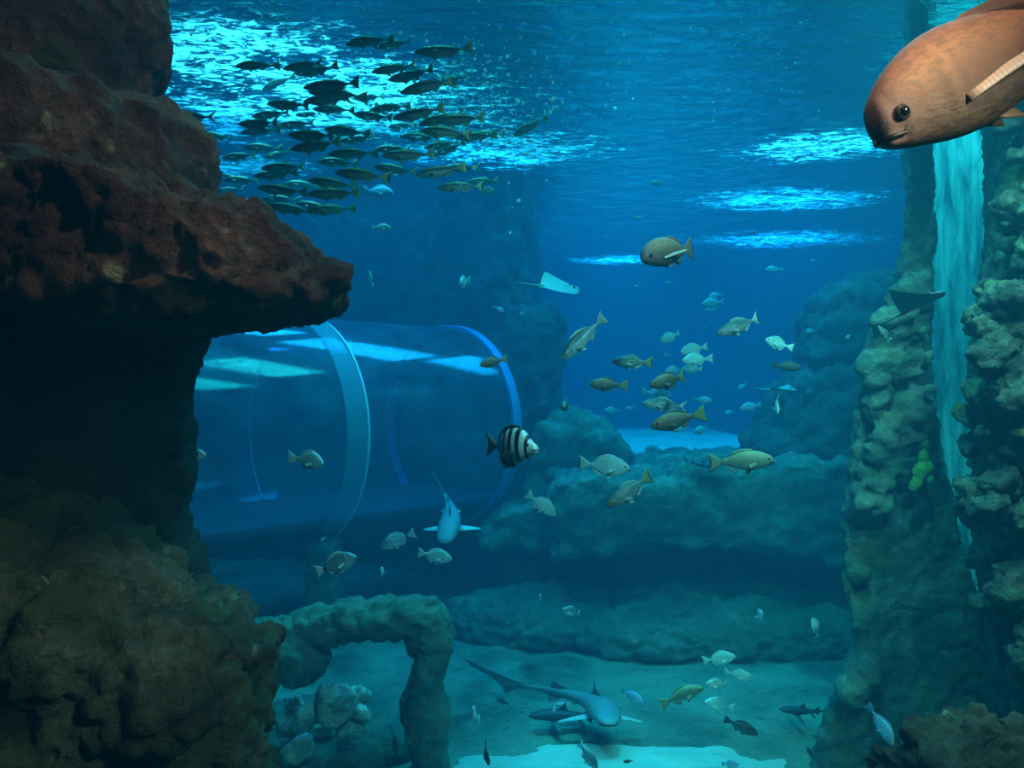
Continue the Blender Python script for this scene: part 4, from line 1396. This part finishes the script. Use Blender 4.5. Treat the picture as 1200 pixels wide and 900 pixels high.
# ------------------------------------------------------------------ all the other fish : species, head, tail, distance, yaw, name, label
T = [
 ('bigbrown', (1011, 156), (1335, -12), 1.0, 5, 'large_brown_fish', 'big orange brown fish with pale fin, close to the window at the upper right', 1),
 ('bigbrown', (752, 304), (821, 286), 3.6, 34, 'large_brown_fish', 'plump brown fish heading left just below the farthest blue surface light', 0),
 ('striped', (629, 523), (562, 524), 3.1, 40, 'striped_fish', 'black and white striped fish in front of the tunnel end', 0),
 ('brown', (562, 428), (595, 420), 4.6, 18, 'brown_fish', 'small brown fish crossing the blue collar of the tunnel', 1),
 ('brown', (690, 450), (734, 452), 4.2, 12, 'brown_fish', 'dark brown fish left of the fish cluster, below the pale-bellied one', 2),
 ('greybrown', (717, 424), (766, 425), 4.2, 10, 'grey_brown_fish', 'grey-brown fish with orange snout, topmost of the middle cluster on its left', 1),
 ('brown', (760, 452), (810, 440), 4.0, 22, 'brown_fish', 'orange-headed plump fish with yellow tail in the middle of the cluster', 0),
 ('slim', (752, 472), (806, 477), 4.3, 6, 'silver_fish', 'slim silver fish just above the dark-backed fish of the cluster', 1),
 ('brown', (762, 500), (824, 484), 3.9, 12, 'brown_fish', 'dark-backed brown fish lowest in the cluster, tail fin upright', 2),
 ('slim', (838, 392), (896, 371), 4.0, 10, 'silver_fish', 'slim bright silver fish pointing down left, right of the cluster', 0),
 ('slim', (658, 422), (706, 371), 4.0, 12, 'silver_fish', 'silver fish diving steeply with its pale tail up', 2),
 ('olive', (906, 539), (831, 543), 4.2, 8, 'olive_fish', 'large olive yellow fish heading right above the rock shelf', 1),
 ('bream', (738, 549), (678, 544), 4.4, 8, 'sea_bream', 'bright cyan green bream heading right over the silted boulder', 2),
 ('greybrown', (711, 592), (769, 558), 4.0, 14, 'grey_brown_fish', 'grey fish pointing down left, in front of the left end of the rock shelf', 0),
 ('bream', (651, 604), (618, 578), 4.8, 8, 'sea_bream', 'bright turquoise bream diving right below the striped fish', 0),
 ('spotbream', (419, 651), (368, 672), 4.2, 10, 'tail_spot_bream', 'blue bream with a black spot at its tail, under the tunnel', 1),
 ('spotbream', (447, 641), (485, 624), 5.2, 15, 'tail_spot_bream', 'dim bream with dark tail band, heading left under the tunnel joint', 2),
 ('bream', (530, 655), (489, 648), 5.2, 8, 'sea_bream', 'greenish bream heading right below the smaller pale shark', 1),
 ('bream', (383, 542), (340, 537), 4.4, 38, 'sea_bream', 'pale green bream seen in front of the tunnel glass, left of the joint', 0),
 ('bream', (243, 533), (210, 533), 4.6, 10, 'sea_bream', 'dim pale bream half hidden by the edge of the left rock', 1),
 ('bream', (458, 267), (436, 267), 6.0, 0, 'sea_bream', 'small cyan bream under the school, heading right', 0),
 ('bream', (433, 318), (436, 335), 6.0, 40, 'sea_bream', 'small cyan bream hanging tail-down beyond the rock overhang tip', 1),
 ('bream', (541, 334), (545, 326), 6.2, 74, 'sea_bream', 'small bream seen head-on with fins spread, above the tunnel', 2),
 ('bluefish', (591, 366), (578, 359), 6.8, 10, 'blue_fish', 'tiny blue fish over the rock column beside the ray', 0),
 ('bluefish', (609, 370), (615, 364), 6.8, 30, 'blue_fish', 'tiniest blue fish just below the tail of the pale ray', 1),
 ('bream', (366, 292), (371, 305), 6.0, 30, 'sea_bream', 'tiny cyan fish peeking out just above the overhang tip', 2),
 ('greybrown', (660, 477), (664, 473), 4.6, 80, 'grey_brown_fish', 'small round fish seen head-on over the silted boulder', 1),
 ('bream', (896, 398), (928, 408), 5.4, 8, 'sea_bream', 'cyan bream heading left, just right of the bright silver fish', 2),
 ('dark', (938, 431), (905, 428), 5.0, 12, 'dark_fish', 'dark little fish heading right, in front of the far crag', 0),
 ('bream', (773, 400), (799, 390), 6.2, 6, 'sea_bream', 'dim cyan bream, uppermost above the fish cluster', 0),
 ('bream', (797, 413), (830, 406), 5.8, 8, 'sea_bream', 'cyan bream with forked tail, upper of two overlapping at the cluster top right', 1),
 ('bream', (799, 423), (834, 420), 5.6, 8, 'sea_bream', 'cyan bream, lower of two overlapping at the cluster top right', 2),
 ('bluefish', (777, 416), (786, 416), 6.8, 40, 'blue_fish', 'small round blue fish above the orange-headed fish', 2),
 ('bluefish', (779, 435), (804, 433), 6.0, 12, 'blue_fish', 'blue fish half hidden behind the orange-headed fish', 0),
 ('bream', (800, 432), (826, 432), 6.0, 14, 'sea_bream', 'cyan bream showing behind the yellow tail of the orange-headed fish', 0),
 ('bluefish', (786, 462), (752, 459), 6.4, 10, 'blue_fish', 'blue fish poking out above the slim silver fish of the cluster', 1),
 ('bluefish', (834, 470), (812, 468), 7.0, 8, 'blue_fish', 'hazy blue fish right of the cluster, level with the silver one', 2),
 ('bluefish', (864, 456), (877, 450), 7.4, 20, 'blue_fish', 'hazy blue fish pointing down in open water left of the far crag', 0),
 ('bluefish', (867, 479), (893, 474), 7.0, 8, 'blue_fish', 'hazy blue fish heading left in open water, left of the small greenish ray', 1),
 ('bream', (908, 484), (911, 464), 5.4, 50, 'sea_bream', 'bright green bream seen from the front below the small ray, fins spread', 2),
 ('bluefish', (822, 357), (851, 353), 8.0, 6, 'blue_fish', 'faint blue fish, upper of three in open water above the bright silver fish', 0),
 ('bluefish', (830, 349), (848, 344), 8.4, 6, 'blue_fish', 'faint blue fish, smallest of three above the bright silver fish', 1),
 ('bluefish', (826, 364), (842, 362), 8.4, 6, 'blue_fish', 'faint blue fish, lowest of three above the bright silver fish', 2),
 ('bluefish', (897, 316), (917, 316), 7.8, 6, 'blue_fish', 'faint blue fish under the farthest surface light on the right', 2),
 ('bluefish', (949, 306), (957, 305), 8.0, 6, 'blue_fish', 'faint tiny fish under the right end of the farthest surface light', 0),
 ('bluefish', (827, 382), (827, 393), 8.0, 40, 'blue_fish', 'faint fish hanging upright left of the bright silver fish', 1),
 ('bluefish', (743, 336), (751, 334), 8.2, 6, 'blue_fish', 'faint speck of a fish below the plump brown fish, left', 1),
 ('bluefish', (779, 332), (789, 330), 8.2, 6, 'blue_fish', 'faint speck of a fish below the plump brown fish, right', 2),
 ('bluefish', (849, 484), (861, 482), 7.4, 6, 'blue_fish', 'small faint fish in open water above the olive fish', 0),
 ('bluefish', (733, 478), (744, 478), 7.4, 6, 'blue_fish', 'small faint fish left of the slim silver one, above the boulder', 2),
 ('bluefish', (708, 481), (727, 481), 7.8, 6, 'blue_fish', 'hazy flat fish just above the top of the silted boulder', 1),
 ('bluefish', (755, 526), (772, 524), 7.6, 10, 'blue_fish', 'faint fish low over the left edge of the bright sand patch', 0),
 ('bluefish', (788, 504), (806, 502), 7.4, 10, 'blue_fish', 'faint blue fish under the belly of the dark-backed fish', 2),
 ('bluefish', (812, 507), (832, 500), 7.8, 20, 'blue_fish', 'large faint fish right of the tail of the dark-backed fish', 1),
 ('bream', (990, 397), (999, 392), 6.6, 20, 'sea_bream', 'small cyan fish in front of the far crag', 0),
 ('bluefish', (943, 389), (957, 387), 7.4, 10, 'blue_fish', 'faint blue fish left of the top of the far crag', 0),
 ('slim', (1028, 382), (1046, 399), 5.0, 10, 'silver_fish', 'thin cyan fish under the wing of the large dark ray', 1),
 ('bream', (745, 256), (754, 254), 7.2, 6, 'sea_bream', 'tiny cyan fish just above the plump brown fish, by the surface', 1),
 ('bluefish', (762, 215), (780, 214), 7.0, 6, 'blue_fish', 'faint fish right under the rippled surface, above the plump brown fish', 0),
 ('bluefish', (462, 228), (424, 222), 6.6, 10, 'blue_fish', 'hazy blue fish heading right beneath the lowest scad', 1),
 ('bream', (579, 224), (560, 221), 5.6, 20, 'sea_bream', 'cyan bream tucked behind the lower right scad', 2),
 ('bream', (448, 664), (449, 678), 6.0, 55, 'sea_bream', 'small dim fish seen end-on under the two bream of the tunnel joint', 0),
 ('bluefish', (376, 634), (382, 629), 6.0, 30, 'blue_fish', 'tiny pale fish at the tunnel foot by the joint', 2),
 ('bluefish', (633, 695), (633, 709), 5.6, 40, 'blue_fish', 'small blue fish hanging upright left of the cave', 0),
 ('spotbream', (658, 713), (682, 721), 5.2, 20, 'tail_spot_bream', 'small bream with a dark mark, pointing up left at the cave mouth', 0),
 ('bream', (889, 714), (889, 730), 6.0, 60, 'sea_bream', 'round dim bream in the cave mouth, left of the upright one', 1),
 ('bream', (951, 723), (962, 749), 5.8, 10, 'sea_bream', 'slender pale bream swimming upward in the dark cave', 0),
 ('bream', (861, 768), (824, 776), 5.4, 10, 'sea_bream', 'grey bream heading right, topmost of the group over the sand', 1),
 ('bream', (879, 791), (850, 791), 5.2, 22, 'sea_bream', 'pale blue bream heading right, right of the group over the sand', 2),
 ('bream', (826, 799), (856, 806), 5.1, 20, 'sea_bream', 'pale blue bream heading left, in the middle of the group over the sand', 0),
 ('bream', (824, 821), (862, 832), 5.4, 12, 'sea_bream', 'dim bream heading left, lowest of the group over the sand', 1),
 ('dark', (887, 859), (850, 844), 5.2, 12, 'dark_fish', 'dark fish nosing down to the sand below the bream group', 1),
 ('olive', (823, 804), (775, 825), 5.0, 10, 'olive_fish', 'olive brown fish tilted upward, left of the bream group', 0),
 ('bluefish', (752, 820), (729, 810), 5.8, 30, 'blue_fish', 'blue fish behind the right flank of the largest shark', 1),
 ('bream', (648, 834), (652, 824), 5.6, 20, 'sea_bream', 'tiny cyan fish under the swept tail of the largest shark', 1),
 ('bream', (555, 825), (556, 848), 5.0, 50, 'sea_bream', 'narrow bright fish upright beside the arch leg', 2),
 ('dark', (573, 896), (565, 870), 4.8, 10, 'dark_fish', 'dark fish nosing down at the bottom edge, right of the arch leg', 2),
 ('spotbream', (700, 899), (677, 874), 4.8, 16, 'tail_spot_bream', 'blue-grey fish diving to the bright sand below the largest shark', 2),
 ('bluefish', (866, 894), (846, 898), 5.0, 20, 'blue_fish', 'bright blue fish at the right end of the bright sand', 2),
 ('dark', (730, 892), (742, 893), 5.0, 10, 'dark_fish', 'small dark fish on the bright sand at the bottom', 0),
 ('dark', (582, 819), (596, 826), 5.6, 10, 'dark_fish', 'small dark fish over the sand between arch leg and largest shark', 1),
 ('bluefish', (1040, 868), (1027, 829), 4.4, 34, 'blue_fish', 'bright blue fish nosing down in front of the smooth rock foot', 0),
 ('dark', (945, 875), (953, 889), 5.0, 10, 'dark_fish', 'small dark fish over the sand right of the bottom middle', 2),
 ('dark', (1079, 713), (1050, 706), 4.9, 10, 'dark_fish', 'dark fish against the smooth rock foot beside the cleft', 1),
 ('dark', (466, 882), (461, 853), 4.9, 30, 'dark_fish', 'dark fish swimming downward inside the rock arch', 0),
]
for key, hd, tl, Y, yaw, nm, lab, var in T:
    o = fish(key, nm, lab, 'fish', None, var)
    sp = math.hypot(hd[0] - tl[0], hd[1] - tl[1])
    L = None
    if yaw >= 70:
        L = .22
    elif nm == 'large_brown_fish' and yaw > 20:
        L = .37
    elif yaw >= 50:
        L = sp / F * Y / math.cos(math.radians(yaw))
    pose(o, hd, tl, Y, yaw, {'large_brown_fish': 0}.get(nm, 0), L)

# ------------------------------------------------------------------ bubbles under the foam
bm = bmesh.new()
rb = random.Random(6)
for i in range(760):
    if i < 420:
        px, py = rb.gauss(545, 55), rb.gauss(115, 48)
    elif i < 640:
        px, py = rb.uniform(190, 470), rb.uniform(-5, 75)
    else:
        px, py = rb.uniform(600, 960), rb.uniform(10, 150)
    Y = rb.uniform(4.3, 5.6)
    p = at(px, py, Y)
    if p.z > SURF - .06 or py < -20:
        continue
    bmesh.ops.create_icosphere(bm, subdivisions=1, radius=rb.choice((.005, .006, .007, .009, .014)) * (1 if i < 420 else .6), matrix=Matrix.Translation(p))
mb, t, b = new_mat('air_bubble')
tl = t.new('ShaderNodeBsdfTranslucent')
tl.inputs['Color'].default_value = (.95, 1, 1, 1)
b.inputs['Base Color'].default_value = (.95, 1, 1, 1)
b.inputs['Roughness'].default_value = .1
mx = t.new('ShaderNodeMixShader')
mx.inputs[0].default_value = .6
t.l(b.outputs[0], mx.inputs[1])
t.l(tl.outputs[0], mx.inputs[2])
t.l(mx.outputs[0], t.n['Material Output'].inputs['Surface'])
tag(link('air_bubbles', mesh_of(bm), mb), 'cloud of tiny air bubbles drifting right of the school', 'bubbles', kind='stuff')
